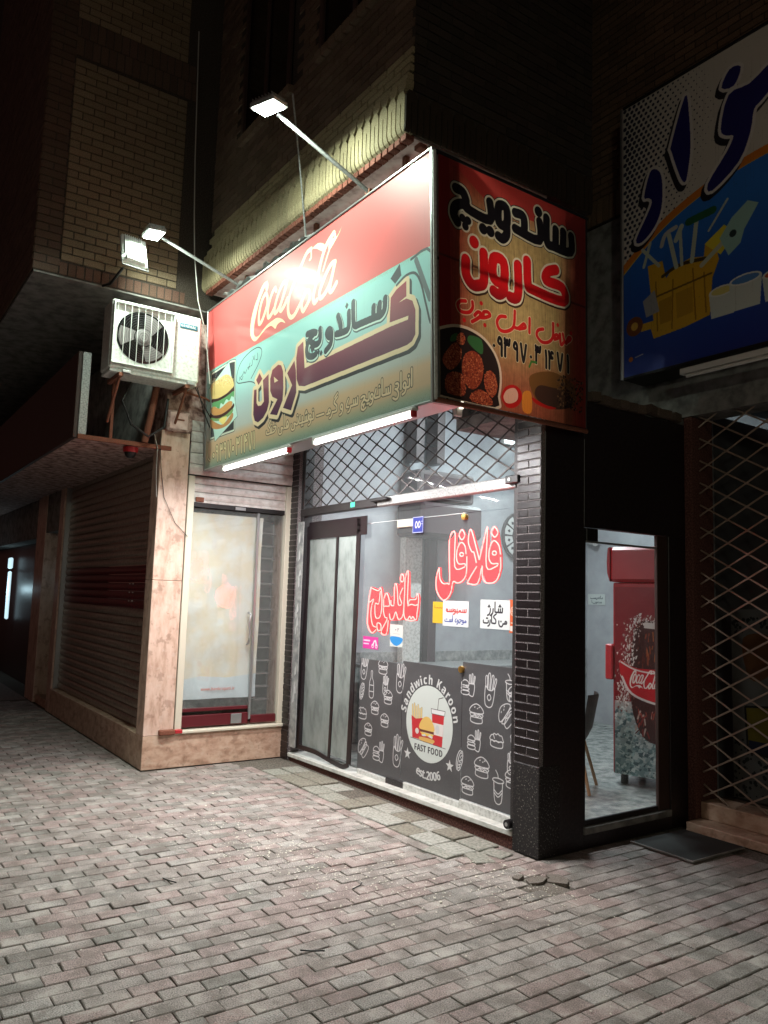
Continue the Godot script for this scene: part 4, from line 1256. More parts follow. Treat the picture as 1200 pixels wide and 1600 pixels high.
# one upright brick of the cornice: chamfered head, rounded foot; z = 0 is the wall
func cornice_brick(c: Color) -> Mesh:
	var st := begin()
	st.set_color(c)
	var w := 0.0445
	# head with two cut corners
	add_prism(st, PackedVector2Array([Vector2(-w, 0.20), Vector2(w, 0.20), Vector2(w, 0.245), Vector2(w - 0.022, 0.285), Vector2(-w + 0.022, 0.285), Vector2(-w, 0.245)]), 0.0, 0.07)
	# shaft split by a groove, with a rounded foot: a profile swept across each half
	var prof := [Vector2(0.07, 0.20), Vector2(0.07, 0.065), Vector2(0.066, 0.04), Vector2(0.055, 0.018), Vector2(0.036, 0.004), Vector2(0.0, 0.0)]
	for h in [[-w, -0.004], [0.004, w]]:
		for i in prof.size() - 1:
			var p: Vector2 = prof[i]; var q: Vector2 = prof[i + 1]
			quad(st, Vector3(h[0], q.y, q.x), Vector3(h[1], q.y, q.x), Vector3(h[1], p.y, p.x), Vector3(h[0], p.y, p.x))
			for k in 2:
				var x: float = h[k]
				var a := Vector3(x, p.y, p.x); var b := Vector3(x, q.y, q.x); var m := Vector3(x, 0.2, 0.0)
				for v in ([a, m, b] if k == 1 else [a, b, m]):
					st.set_normal(Vector3(1 if k == 1 else -1, 0, 0)); st.set_uv(Vector2.ZERO); st.add_vertex(v)
	return st.commit()

func toothed_brick(c: Color) -> Mesh:
	var st := begin()
	st.set_color(c)
	var w := 0.0455
	add_prism(st, PackedVector2Array([Vector2(-w + 0.022, 0.0), Vector2(w - 0.022, 0.0), Vector2(w, 0.04), Vector2(w, 0.075), Vector2(-w, 0.075), Vector2(-w, 0.04)]), 0.0, 0.062)
	return st.commit()

# ---------- the sandwich shop's building ----------
func shop_building() -> void:
	var b := thing("shop_building", "dark brick corner building with pale brick cornice above the sandwich shop", "building", Vector3(-1.9, 0, -1.5))
	var o := -b.position
	# upper floors jutting out over the shop front
	box(b, "upper_wall", o + Vector3(WB, 4.966, -0.74), o + Vector3(BX - 0.01, 11.0, BZ), M.mortar, 0.0)
	box(b, "rear_wall", o + Vector3(WB, 4.60, -1.74), o + Vector3(-1.3, 11.0, -0.741), M.mortar, 0.0)
	box(b, "rear_wall", o + Vector3(-1.34, 3.36, -1.74), o + Vector3(-1.3, 4.94, -0.25), M.render_grey, 0.0)
	box(b, "rear_roof", o + Vector3(-1.34, 3.26, -1.74), o + Vector3(-0.03, 3.359, -0.30), M.render_grey, 0.0)
	var st := begin()
	var holes := [Rect2(0.72, 0.72, 1.05, 2.2), Rect2(2.3, 0.72, 1.12, 2.2)]
	brick_field(st, o + Vector3(WB, 5.63, BZ), Vector3.RIGHT, Vector3.BACK, BX - 0.01 - WB, 5.3, 0.22, 0.072, Color(0.20, 0.135, 0.10), 0.25, holes)
	brick_field(st, o + Vector3(BX - 0.01, 5.28, BZ), Vector3.FORWARD, Vector3.RIGHT, 1.85, 5.6, 0.22, 0.072, Color(0.05, 0.038, 0.03), 0.25)  # side courses coloured darker for the shade there
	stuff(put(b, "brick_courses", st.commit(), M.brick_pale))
	for r in holes:
		var lo: Vector3 = o + Vector3(WB + r.position.x, 5.63 + r.position.y, BZ + 0.003)
		var hi: Vector3 = lo + Vector3(r.size.x, r.size.y, 0)
		var w := Node3D.new()
		w.name = "window"
		b.add_child(w, true)
		box(w, "pane", lo, hi + Vector3(0, 0, 0.006), M.window_dark, 0.0)
		box(w, "frame", lo + Vector3(0.0, 0, 0.007), Vector3(lo.x + 0.06, hi.y, hi.z + 0.035), M.frame_brown)
		box(w, "frame", Vector3(hi.x - 0.06, lo.y, lo.z + 0.007), hi + Vector3(0, 0, 0.035), M.frame_brown)
		box(w, "mullion", Vector3((lo.x + hi.x) / 2 - 0.025, lo.y, lo.z + 0.007), Vector3((lo.x + hi.x) / 2 + 0.025, hi.y, hi.z + 0.03), M.frame_brown)
		for k in 10:
			put(w, "sill_brick", brick_mesh(0.1, 0.07, 0.06, Color(0.22, 0.15, 0.11)), M.brick_pale, lo + Vector3(0.03 + k * 0.112, -0.04, 0.0), Vector3(0.15, 0, 0))
	# cornice on the front and on the side
	var cb := []
	var tb := []
	var lb := []
	var pale := Color(0.50, 0.43, 0.28)
	for i in 6:
		cb.append(cornice_brick(pale * rng.randf_range(0.88, 1.1)))
		tb.append(toothed_brick(pale * rng.randf_range(0.88, 1.1)))
		lb.append(brick_mesh(0.200, 0.050, 0.05, pale * rng.randf_range(0.82, 1.1)))
	var big := Vector3(1.07, 1.07, 1.07)
	for k in 35:
		var x := BX - 0.046 - k * 0.107
		put(b, "cornice_brick", cb[rng.randi() % 6], M.brick_pale, o + Vector3(x, 4.949, BZ + 0.006)).scale = big
		put(b, "toothed_brick", tb[rng.randi() % 6], M.brick_pale, o + Vector3(x, 5.26, BZ + 0.006)).scale = big
	for k in 18:
		var z := BZ + 0.03 - k * 0.107
		put(b, "cornice_brick", cb[rng.randi() % 6], M.brick_shaded_side, o + Vector3(BX - 0.004, 4.949, z), Vector3(0, PI / 2, 0)).scale = Vector3(1.07, 1.07, 0.3)
	for j in 4:
		for k in 19:
			var x := BX - 0.105 - k * 0.215 + (0.105 if j % 2 else 0.0)
			var cut := 0.5 if j % 2 and k == 0 else 1.0
			if x < WB + 0.1:
				continue
			put(b, "course_brick", lb[rng.randi() % 6], M.brick_pale, o + Vector3(x - (1.0 - cut) * 0.105, 5.375 + j * 0.069, BZ + 0.002), Vector3.ZERO).scale = Vector3(cut, 1, 1.0 - j * 0.2)
	# course of headers under the cornice's edge
	var hb := []
	for i in 4:
		hb.append(box_mesh(Vector3(0.064, 0.05, 0.066 + 0.002 * i), 0.003))
	for k in 47:
		put(b, "soffit_brick", hb[rng.randi() % 4], M.brick_red, o + Vector3(BX - 0.05 - k * 0.077, 4.937 + rng.randf_range(-0.002, 0.002), BZ + 0.012))
	for k in 16:
		put(b, "soffit_brick", hb[rng.randi() % 4], M.brick_red, o + Vector3(BX - 0.07, 4.937, BZ - 0.12 - k * 0.077), Vector3(0, PI / 2, 0))
	box(b, "soffit", o + Vector3(WB, 4.945, -0.24), o + Vector3(BX - 0.03, 4.965, BZ - 0.01), M.render_pink, 0.0)
	box(b, "transom_wall", o + Vector3(WB, 4.51, -0.24), o + Vector3(-0.26, 4.944, -0.05), M.render_pink, 0.0)
	# pillars of black brick either side of the shop window
	var pm := [box_mesh(Vector3(0.115, 0.052, 0.03), 0.003), box_mesh(Vector3(0.24, 0.052, 0.03), 0.003), box_mesh(Vector3(0.155, 0.052, 0.03), 0.003)]
	box(b, "pillar", o + Vector3(-0.25, 0, -0.45), o + Vector3(-0.004, 4.60, 0.006), M.white_mortar, 0.0)
	box(b, "pillar_foot", o + Vector3(-0.256, 0, -0.2), o + Vector3(0.004, 0.62, 0.012), M.black_splashed, 0.006)
	var y := 0.65
	var row := 0
	while y < 3.4:
		if row % 2 == 0:
			put(b, "brick", pm[1], M.black_brick, o + Vector3(-0.125, y, -0.004))
		else:
			put(b, "brick", pm[0], M.black_brick, o + Vector3(-0.1885, y, -0.004))
			put(b, "brick", pm[0], M.black_brick, o + Vector3(-0.0645, y, -0.004))
		y += 0.0605
		row += 1
	box(b, "pillar", o + Vector3(WB + 0.002, 0, -0.3), o + Vector3(-3.672, 4.90, 0.006), M.white_mortar, 0.0)
	y = 0.03
	while y < 3.4:
		put(b, "brick", pm[2], M.black_brick, o + Vector3(-3.7535, y, -0.004 + rng.randf_range(0, 0.004)))
		y += 0.0605
	# side towards the hardware shop: dark stone with a tall window
	box(b, "side_wall", o + Vector3(-0.24, 0, -0.449), o + Vector3(0.0, 4.60, -0.03), M.black_stone, 0.004)
	box(b, "side_wall", o + Vector3(-0.07, 2.33, -1.74), o + Vector3(-0.002, 3.30, -0.450), M.black_stone, 0.004)
	box(b, "side_wall", o + Vector3(-0.07, 0, -1.74), o + Vector3(-0.002, 2.329, -1.48), M.black_stone, 0.004)
	box(b, "side_sill", o + Vector3(-0.07, 0.0, -1.479), o + Vector3(-0.004, 0.10, -0.451), M.black_stone, 0.004)
	var sill := box(b, "window_sill", o + Vector3(-0.068, 0.101, -1.478), o + Vector3(0.012, 0.155, -0.452), M.render_grey, 0.006)
	sill.set_meta("label", "grey stone sill of the tall side window")
	# room behind the glass
	box(b, "room_wall", o + Vector3(-3.83, 0.10, -4.78), o + Vector3(-3.70, 4.5, -0.301), M.inner_wall, 0.0)
	box(b, "room_wall", o + Vector3(-3.83, 0.10, -4.90), o + Vector3(-0.10, 4.5, -4.781), M.inner_wall, 0.0)
	box(b, "room_wall", o + Vector3(-0.24, 0.10, -4.78), o + Vector3(-0.10, 3.5, -1.741), M.inner_wall, 0.0)
	box(b, "room_floor", o + Vector3(-3.83, 0.0, -4.9), o + Vector3(-0.071, 0.105, -0.451), M.inner_floor, 0.0)
	box(b, "room_floor", o + Vector3(-3.83, 0.0, -0.4509), o + Vector3(-0.251, 0.1045, -0.201), M.inner_floor, 0.0)
	box(b, "room_ceiling", o + Vector3(-3.83, 4.5, -4.9), o + Vector3(-1.341, 4.6, -0.2), M.inner_wall, 0.0)
	box(b, "room_ceiling", o + Vector3(-1.34, 4.5, -0.249), o + Vector3(-0.10, 4.6, -0.2), M.inner_wall, 0.0)
	# ragged bricks along the top of the side wall
	for k in 11:
		put(b, "coping_brick", brick_mesh(0.17, 0.07, 0.1, Color(0.16, 0.12, 0.1) * rng.randf_range(0.8, 1.2)), M.brick_pale, o + Vector3(-0.05, 3.34 + rng.randf_range(-0.01, 0.02), -0.5 - k * 0.112), Vector3(rng.randf_range(-0.1, 0.1), rng.randf_range(-0.2, 0.2), rng.randf_range(-0.1, 0.1)))
	for k in 8:
		box(b, "wall_tile", o + Vector3(-3.699, 0.11, -0.32 - (k + 1) * 0.555), o + Vector3(-3.69, 1.12, -0.325 - k * 0.555), M.inner_tile, 0.002)
	# doorstep of white marble slabs on a red stone riser
	var stair := Node3D.new()
	stair.name = "doorstep"
	b.add_child(stair)
	stair.position = o + Vector3(-0.262, 0.128, 0)
	stair.rotation.z = 0.015
	box(stair, "riser", Vector3(-3.40, -0.16, -0.2), Vector3(0, -0.040, -0.012), M.red_stone, 0.004)
	for s in [[-3.408, -2.358], [-2.354, -1.588], [-1.584, -0.818], [-0.814, 0.0]]:
		box(stair, "step_slab", Vector3(s[0], -0.039, -0.2), Vector3(s[1], 0.0, 0.012), M.marble_white, 0.005)

# ---------- the neighbour on the left ----------
func neighbour() -> void:
	var b := thing("marble_building", "building with pinkish marble corner, roller shutter and jutting brick floors", "building", Vector3(-8, 0, 0))
	var o := -b.position
	# marble corner
	box(b, "plinth", o + Vector3(-4.3, 0, -0.3), o + Vector3(WB, 0.325, SZ), M.travertine_plinth, 0.004)
	box(b, "corner_slab", o + Vector3(-4.06, 0.327, 1.225), o + Vector3(WB, 1.86, SZ), M.travertine, 0.004)
	box(b, "corner_slab", o + Vector3(-4.06, 1.863, 1.225), o + Vector3(WB, 3.40, SZ), M.travertine, 0.004)
	box(b, "beam", o + Vector3(-4.3, 3.41, 0.0), o + Vector3(WB + 0.004, 4.60, 1.50), M.render_dirty, 0.01)
	box(b, "reveal", o + Vector3(-4.3, 0.326, -0.3), o + Vector3(WB - 0.01, 3.41, -0.03), M.travertine, 0.004)
	box(b, "reveal", o + Vector3(-4.6, 0.3, -0.3), o + Vector3(-4.5, 3.41, 1.224), M.render_grey, 0.0)
	# street front
	box(b, "front_plinth", o + Vector3(-7.95, 0, 1.3), o + Vector3(-4.301, 0.33, SZ), M.travertine_plinth, 0.004)
	box(b, "front_wall", o + Vector3(-8.2, 0, 1.2), o + Vector3(-7.951, 3.3, SZ), M.travertine, 0.004)
	box(b, "front_wall", o + Vector3(-9.5, 0, 1.1), o + Vector3(-9.1, 3.3, SZ), M.travertine, 0.004)
	box(b, "front_wall", o + Vector3(-9.1, 2.6, 1.1), o + Vector3(-8.201, 3.3, SZ - 0.01), M.render_grey, 0.004)
	box(b, "shutter_edge", o + Vector3(-4.06, 0.33, 1.3), o + Vector3(-3.99, 3.2, 1.224), M.aluminium, 0.0)
	# open box over the shutter: frame, lid and floor
	box(b, "canopy_floor", o + Vector3(-14, 3.20, 1.40), o + Vector3(WB - 0.02, 3.235, 2.35), M.render_dirty, 0.004)
	box(b, "canopy_front", o + Vector3(-14, 3.20, 2.351), o + Vector3(WB, 4.05, 2.39), M.frame_brown, 0.004)
	box(b, "canopy_edge", o + Vector3(WB - 0.03, 3.236, 2.27), o + Vector3(WB + 0.01, 4.05, 2.35), M.galvanised, 0.004)
	box(b, "canopy_rail", o + Vector3(WB - 0.02, 3.19, 1.42), o + Vector3(WB + 0.012, 3.235, 2.35), M.rust_paint, 0.003)
	box(b, "canopy_strut", o + Vector3(WB - 0.03, 3.236, 2.02), o + Vector3(WB, 3.95, 2.05), M.rust_paint, 0.003)
	tube(b, "canopy_strut", [o + Vector3(WB, 3.24, 1.70), o + Vector3(WB + 0.02, 3.5, 1.66), o + Vector3(WB + 0.03, 4.0, 1.60)], 0.035, M.rust_paint)
	box(b, "canopy_back", o + Vector3(-14, 3.236, 1.2), o + Vector3(-4.2, 4.7, 1.48), M.render_grey, 0.0)
	# jutting upper floors
	box(b, "upper_wall", o + Vector3(-20, 4.76, -0.6), o + Vector3(WB - 0.012, 11.0, 2.86), M.mortar, 0.0)
	box(b, "soffit", o + Vector3(-20, 4.74, 0.0), o + Vector3(WB - 0.02, 4.759, 2.85), M.render_grey, 0.0)
	var st := begin()
	brick_field(st, o + Vector3(WB - 0.012, 4.77, 2.86), Vector3.FORWARD, Vector3.RIGHT, 0.235, 6.2, 0.235, 0.078, Color(0.12, 0.075, 0.055), 0.15)
	brick_field(st, o + Vector3(WB - 0.012, 4.77, 2.625), Vector3.FORWARD, Vector3.RIGHT, 1.25, 0.13, 0.08, 0.13, Color(0.14, 0.075, 0.055), 0.15)
	brick_field(st, o + Vector3(WB - 0.012, 7.05, 2.625), Vector3.FORWARD, Vector3.RIGHT, 1.25, 0.40, 0.08, 0.20, Color(0.12, 0.075, 0.055), 0.15)
	brick_field(st, o + Vector3(WB - 0.012, 7.45, 2.625), Vector3.FORWARD, Vector3.RIGHT, 1.13, 3.4, 0.21, 0.078, Color(0.28, 0.21, 0.14), 0.15)
	brick_field(st, o + Vector3(-8.0, 4.77, 2.86), Vector3.RIGHT, Vector3.BACK, 4.15, 6.0, 0.21, 0.078, Color(0.17, 0.10, 0.075), 0.2)
	stuff(put(b, "brick_courses", st.commit(), M.brick_pale))
	var bm := []
	for i in 8:
		bm.append(brick_mesh(0.2, 0.066, 0.016, Color(0.27, 0.205, 0.14) * rng.randf_range(0.82, 1.12)))
	var half := brick_mesh(0.095, 0.066, 0.016, Color(0.26, 0.20, 0.14))
	for row in 27:
		for k in 6:
			var z := 2.52 - k * 0.21 - (0.105 if row % 2 else 0.0)
			var p := o + Vector3(WB - 0.012, 4.945 + row * 0.078, z)
			if z > 1.56 and not (row % 2 == 0 and k == 5):
				put(b, "brick", bm[rng.randi() % 8], M.brick_pale, p, Vector3(0, PI / 2, 0))
			if row % 2 == 0 and k == 5:
				put(b, "brick", half, M.brick_pale, p + Vector3(0, 0, 0.0525), Vector3(0, PI / 2, 0))
			if row % 2 == 1 and k == 0:
				put(b, "brick", half, M.brick_pale, p + Vector3(0, 0, 0.1575), Vector3(0, PI / 2, 0))

# ---------- the hardware shop on the right ----------
func hardware_shop() -> void:
	var b := thing("brick_building", "dim brick building with latticed window behind the side of the shop", "building", Vector3(2, 0, -2.2))
	var o := -b.position
	box(b, "upper_wall", o + Vector3(-1.3, 5.45, -3.2), o + Vector3(6, 11, -1.70), M.mortar, 0.0)
	var st := begin()
	brick_field(st, o + Vector3(-1.3, 5.46, -1.70), Vector3.RIGHT, Vector3.BACK, 7.3, 0.26, 0.075, 0.26, Color(0.26, 0.17, 0.11), 0.2)
	brick_field(st, o + Vector3(-1.3, 5.72, -1.70), Vector3.RIGHT, Vector3.BACK, 7.3, 5.2, 0.21, 0.068, Color(0.24, 0.15, 0.10), 0.25)
	stuff(put(b, "brick_courses", st.commit(), M.brick_pale))
	box(b, "concrete_band", o + Vector3(-1.29, 3.37, -2.0), o + Vector3(6, 5.44, -1.72), M.render_grey, 0.0)
	box(b, "column", o + Vector3(0.0, 0, -2.0), o + Vector3(0.075, 3.36, -1.70), M.red_stone, 0.004)
	box(b, "ledge", o + Vector3(0.076, 0, -2.1), o + Vector3(6, 0.07, -1.56), M.travertine_plinth, 0.006)
	box(b, "ledge", o + Vector3(0.076, 0.071, -2.1), o + Vector3(6, 0.20, -1.76), M.travertine_plinth, 0.006)
	box(b, "room", o + Vector3(-0.02, 0, -3.3), o + Vector3(6, 3.56, -3.2), M.black_stone, 0.0)
	box(b, "room_ceiling", o + Vector3(-0.02, 3.561, -3.3), o + Vector3(6, 3.62, -2.001), M.black_stone, 0.0)
	var g := thing("lattice_gate", "dark folding lattice gate pulled across the hardware shop window", "gate", Vector3(2, 0.2, -1.79))
	lattice(g, 0.085, 4.0, 0.205, 3.45, -1.79, 0.335, 0.19, M.lattice_pale, 0.007, 0.012)
	box(g, "top_rail", Vector3(0.08, 3.46, -1.82) - g.position, Vector3(4.0, 3.53, -1.76) - g.position, M.dark_iron)
	var w := thing("shop_window", "unlit hardware shop window behind the lattice gate", "window", Vector3(2, 0.2, -2.0))
	box(w, "pane", Vector3(0.08, 0.201, -2.02) - w.position, Vector3(6, 3.55, -2.01) - w.position, M.glass_dark, 0.0)
	for x in [1.2, 2.6]:
		box(w, "mullion", Vector3(x, 0.201, -2.06) - w.position, Vector3(x + 0.05, 3.55, -1.99) - w.position, M.dark_iron)
	var d := thing("window_poster", "pale poster with yellow and orange shapes behind the lattice gate", "poster", Vector3(0.75, 0.98, -2.12))
	put(d, "print", sheet(1.2, 1.54, 0.004), printed("display_print", draw_display(), 0.6))
	# its sign and the unlit tube below it
	var s := thing("hardware_sign", "blue and white hardware sign with tools, paint tins and navy lettering", "sign", Vector3(1.32, 3.72, -1.42))
	put(s, "face", sheet(3.4, 2.5, 0.02), printed("hardware_print", draw_hardware_sign(), 0.45), Vector3(0, 1.27, 0))
	box(s, "frame", Vector3(-1.73, 0.0, -0.26), Vector3(-1.703, 2.54, 0.03), M.aluminium)
	box(s, "frame", Vector3(-1.70, -0.01, -0.26), Vector3(1.7, 0.018, 0.03), M.dark_iron)
	box(s, "frame", Vector3(-1.70, 2.522, -0.26), Vector3(1.7, 2.55, 0.03), M.dark_iron)
	box(s, "backing", Vector3(-1.69, 0.03, -0.25), Vector3(1.69, 2.51, -0.004), M.dark_iron, 0.0)
	var tl := thing("tube_light", "unlit tube light under the blue and white hardware sign", "lamp", Vector3(1.0, 3.62, -1.36))
	box(tl, "batten", Vector3(-0.78, 0.0, -0.03), Vector3(0.9, 0.05, 0.03), M.white_plastic)
	tube(tl, "tube", [Vector3(-0.72, -0.02, 0.02), Vector3(0.85, -0.02, 0.02)], 0.016, M.white_plastic)

# crossed flat bars with a rivet at each crossing; x0..x1, y0..y1 in the plane z
func lattice(parent: Node3D, x0: float, x1: float, y0: float, y1: float, z: float, dw: float, dh: float, m: Material, hw: float, th: float) -> void:
	var slope := dh / dw
	var knots := begin()
	for s in [1.0, -1.0]:
		var k0 := int(floor((y0 - s * slope * (x1 if s > 0 else x0)) / dh)) - 1
		var k1 := int(ceil((y1 - s * slope * (x0 if s > 0 else x1)) / dh)) + 1
		for k in range(k0, k1 + 1):
			var c: float = k * dh
			# line y = s slope x + c clipped to the frame
			var xa := x0; var xb := x1
			var ya: float = (y0 - c) / (s * slope); var yb: float = (y1 - c) / (s * slope)
			xa = maxf(xa, minf(ya, yb)); xb = minf(xb, maxf(ya, yb))
			if xb - xa < 0.03:
				continue
			var a := Vector3(xa, s * slope * xa + c, z + s * th * 0.35)
			var b := Vector3(xb, s * slope * xb + c, z + s * th * 0.35)
			var o := put(parent, "lattice_bar", box_mesh(Vector3(snappedf(a.distance_to(b), 0.001), hw * 2, th * 0.6), 0.0015), m, (a + b) / 2 - parent.position, Vector3(0, 0, atan2(b.y - a.y, b.x - a.x)))
			o.name = "lattice_bar"
			if s > 0:
				var x := ceilf(xa / (dw / 2)) * dw / 2
				while x < xb:
					var y := slope * x + c
					# crossings lie where the other family passes
					var rem := fposmod(y + slope * x, dh)
					if rem < 0.001 or dh - rem < 0.001:
						var p := Vector3(x, y, z) - parent.position
						add_box(knots, p + Vector3(-hw * 2.0, -hw * 1.5, -th * 0.75), p + Vector3(hw * 2.0, hw * 1.5, th * 0.75), 0.002)
					x += dw / 2
	stuff(put(parent, "rivets", knots.commit(), m))

# ---------- inside the shop ----------
func interior() -> void:
	# wall lamp near the far end of the room
	var wl := thing("wall_lamp", "bright white lamp high on the back part of the shop's inner wall", "lamp", Vector3(-3.69, 3.92, -3.25))
	box(wl, "bracket", Vector3(0, -0.06, -0.2), Vector3(0.05, 0.06, 0.2), M.white_plastic)
	box(wl, "bulb", Vector3(0.051, -0.05, -0.18), Vector3(0.12, 0.05, 0.18), M.room_glow, 0.02)
	lamp_area(Vector3(-3.55, 3.92, -3.25), Vector3(1, -0.3, 0.2), Vector2(0.36, 0.12), 5.0, Color(0.9, 1.0, 1.0), "lamp_light", wl)
	var cl := thing("added_ceiling_lamp", "unseen ceiling tube lamp added to light the shop room", "lamp", Vector3(-1.9, 4.4, -1.7))  # ceiling lamp added out of view to light the room
	box(cl, "batten", Vector3(-0.6, 0.03, -0.05), Vector3(0.6, 0.099, 0.05), M.white_plastic)
	tube(cl, "tube", [Vector3(-0.56, 0.0, 0), Vector3(0.56, 0.0, 0)], 0.018, M.tube_glow)
	lamp_area(Vector3(-1.9, 4.36, -1.7), Vector3(0, -1, 0), Vector2(1.1, 0.08), 12.0, Color(0.92, 0.98, 1.0), "lamp_light", cl)
	# extractor hood with its duct
	var h := thing("extractor_hood", "grey extractor hood with two ducts hanging at the inner wall", "hood", Vector3(-3.45, 2.5, -1.75))
	box(h, "duct", Vector3(-0.2, 0.9, 0.2), Vector3(0.02, 2.0, 0.32), M.hood_grey)
	box(h, "duct", Vector3(-0.2, 0.9, -0.12), Vector3(0.02, 2.0, 0.0), M.hood_grey)
	for k in 3:
		box(h, "brace", Vector3(0.0, 1.1 + k * 0.3, -0.12), Vector3(0.015, 1.13 + k * 0.3, 0.32), M.dark_iron, 0.0)
	box(h, "housing", Vector3(-0.22, 0.42, -0.5), Vector3(0.16, 0.78, 0.38), M.hood_grey, 0.03)
	box(h, "filter", Vector3(0.161, 0.47, -0.42), Vector3(0.17, 0.72, 0.3), M.hood_dark, 0.0)
	box(h, "hood", Vector3(-0.23, -0.02, -0.52), Vector3(0.3, 0.38, 0.42), M.hood_dark, 0.04)
	box(h, "post", Vector3(-0.2, -2.38, -0.12), Vector3(-0.08, -0.02, 0.0), M.hood_dark)
	box(h, "post", Vector3(-0.2, -2.38, 0.1), Vector3(-0.1, -0.02, 0.36), M.white_enamel)
	# dark lining board and counter behind the glass
	var cu := thing("serving_counter", "grey steel serving counter behind the shop window", "counter", Vector3(-3.0, 0.105, -1.9))
	box(cu, "carcass", Vector3(-0.55, 0.0, -1.2), Vector3(0.05, 0.86, 1.1), M.hood_dark, 0.01)
	box(cu, "top", Vector3(-0.58, 0.861, -1.25), Vector3(0.1, 0.9, 1.15), M.galvanised, 0.006)
	# round clock with ivory segments
	var k := thing("wall_clock", "round dark wall clock with ivory numeral segments beside the red lettering", "clock", Vector3(-3.69, 2.63, -3.40))
	var rim := prism(disc(0.33, 40), 0.0, 0.04)
	put(k, "rim", rim, M.clock_black, Vector3.ZERO, Vector3(0, PI / 2, 0))
	for i in 12:
		var a0 := TAU * (i + 0.1) / 12; var a1 := TAU * (i + 0.9) / 12
		var am := (a0 + a1) / 2
		var seg := PackedVector2Array([Vector2.from_angle(a0) * 0.17, Vector2.from_angle(a0) * 0.30, Vector2.from_angle(am) * 0.305, Vector2.from_angle(a1) * 0.30, Vector2.from_angle(a1) * 0.17])
		var sg := put(k, "segment", prism(seg, 0.041, 0.046), M.clock_ivory, Vector3.ZERO, Vector3(0, PI / 2, 0))
		put(sg, "numeral", prism(PackedVector2Array([Vector2.from_angle(am) * 0.21, Vector2.from_angle(am + 0.1) * 0.235, Vector2.from_angle(am) * 0.265, Vector2.from_angle(am - 0.1) * 0.235]), 0.0465, 0.048), M.ink)
	put(k, "centre", prism(disc(0.12, 30), 0.041, 0.05), M.clock_ivory, Vector3.ZERO, Vector3(0, PI / 2, 0))
	put(k, "hand", box_mesh(Vector3(0.015, 0.16, 0.004)), M.ink, Vector3(0.054, 0.05, 0.03), Vector3(0.5, PI / 2, 0))
	put(k, "hand", box_mesh(Vector3(0.018, 0.1, 0.004)), M.ink, Vector3(0.059, -0.03, -0.02), Vector3(-0.7, PI / 2, 0))
	# drinks fridge seen through the side window
	var f := thing("drinks_fridge", "red drinks fridge with bottle and ice print behind the side window", "fridge", Vector3(-0.70, 0.105, -2.38))
	f.rotation.y = 0.30
	box(f, "body", Vector3(-0.38, 0.09, -0.34), Vector3(0.36, 1.86, 0.30), M.fridge_red, 0.01)
	put(f, "door", sheet(0.70, 1.72, 0.03), printed("fridge_print", draw_fridge(), 0.3), Vector3(0.0, 0.96, 0.305))
	box(f, "canopy", Vector3(-0.40, 1.865, -0.34), Vector3(0.38, 2.2, 0.34), M.fridge_red, 0.03)
	put(f, "canopy_cheek", prism(PackedVector2Array([Vector2(-0.40, 1.87), Vector2(-0.425, 1.95), Vector2(-0.43, 2.06), Vector2(-0.42, 2.19), Vector2(-0.40, 2.2)]), -0.3, 0.33), M.fridge_red)
	box(f, "handle", Vector3(-0.435, 0.95, 0.28), Vector3(-0.36, 1.28, 0.36), M.red_plastic, 0.012)
	for x in [-0.3, 0.28]:
		for z in [-0.25, 0.22]:
			put(f, "castor", lathe([Vector2(0, 0), Vector2(0.035, 0.0), Vector2(0.035, 0.07), Vector2(0.02, 0.09), Vector2(0, 0.09)], 12), M.black_plastic, Vector3(x, 0.0, z))
	# chair: moulded shell on four wooden legs
	var ch := thing("shell_chair", "dark moulded chair on slanted wooden legs behind the side window", "chair", Vector3(-1.06, 0.105, -1.45))
	var shell := begin()
	var prev := []
	for i in 9:
		var t := i / 8.0
		var ring := []
		for j in 9:
			var s := j / 8.0 * 2 - 1
			var z := lerpf(0.2, -0.2, minf(t * 1.8, 1.0)) - maxf(0, t - 0.55) * 0.16
			var yy := 0.45 + maxf(0, t - 0.5) * 0.8 + 0.06 * s * s * (1.0 - t)
			ring.append(Vector3(s * (0.22 - 0.02 * t), yy, z + 0.06 * s * s * t))
		if prev.size() > 0:
			for j in 8:
				quad(shell, prev[j], prev[j + 1], ring[j + 1], ring[j])
				quad(shell, prev[j + 1] - Vector3(0, 0.012, 0.008), prev[j] - Vector3(0, 0.012, 0.008), ring[j] - Vector3(0, 0.012, 0.008), ring[j + 1] - Vector3(0, 0.012, 0.008))
		prev = ring
	put(ch, "shell", shell.commit(), M.chair_shell)
	for s in [[1, 1], [-1, 1], [1, -1], [-1, -1]]:
		tube(ch, "leg", [Vector3(s[0] * 0.12, 0.45, s[1] * 0.12), Vector3(s[0] * 0.23, 0.0, s[1] * 0.23)], 0.015, M.wood)
	ch.rotation.y = -1.0
	# small camera and a label on the inner wall
	var sc := thing("security_camera", "small white camera on the inner wall above the drinks fridge", "camera", Vector3(-3.66, 2.64, -4.72))
	tube(sc, "bracket", [Vector3(0, 0, 0), Vector3(0.08, 0.0, 0.02)], 0.015, M.white_plastic)
	tube(sc, "housing", [Vector3(0.05, 0.02, 0.0), Vector3(0.22, -0.02, 0.06)], 0.05, M.white_plastic, 12)
	var lb := thing("wall_label", "small white label on the wall left of the drinks fridge", "label", Vector3(-3.72, 1.82, -4.775))
	put(lb, "paper", sheet(0.3, 0.15, 0.002), printed("label_print", draw_note(160, 80, c8(196, 204, 200), [[["tooth_i", "alef_f", "dal", "reh", "meem_i", "beh"], 140, 20, 34, 14, c8(70, 80, 90), 5], [["seen_i", "dal_f", "waw", "noon", "alef"], 130, 30, 66, 14, c8(70, 80, 90), 4]]), 0.6), Vector3(0.2, 0, 0))

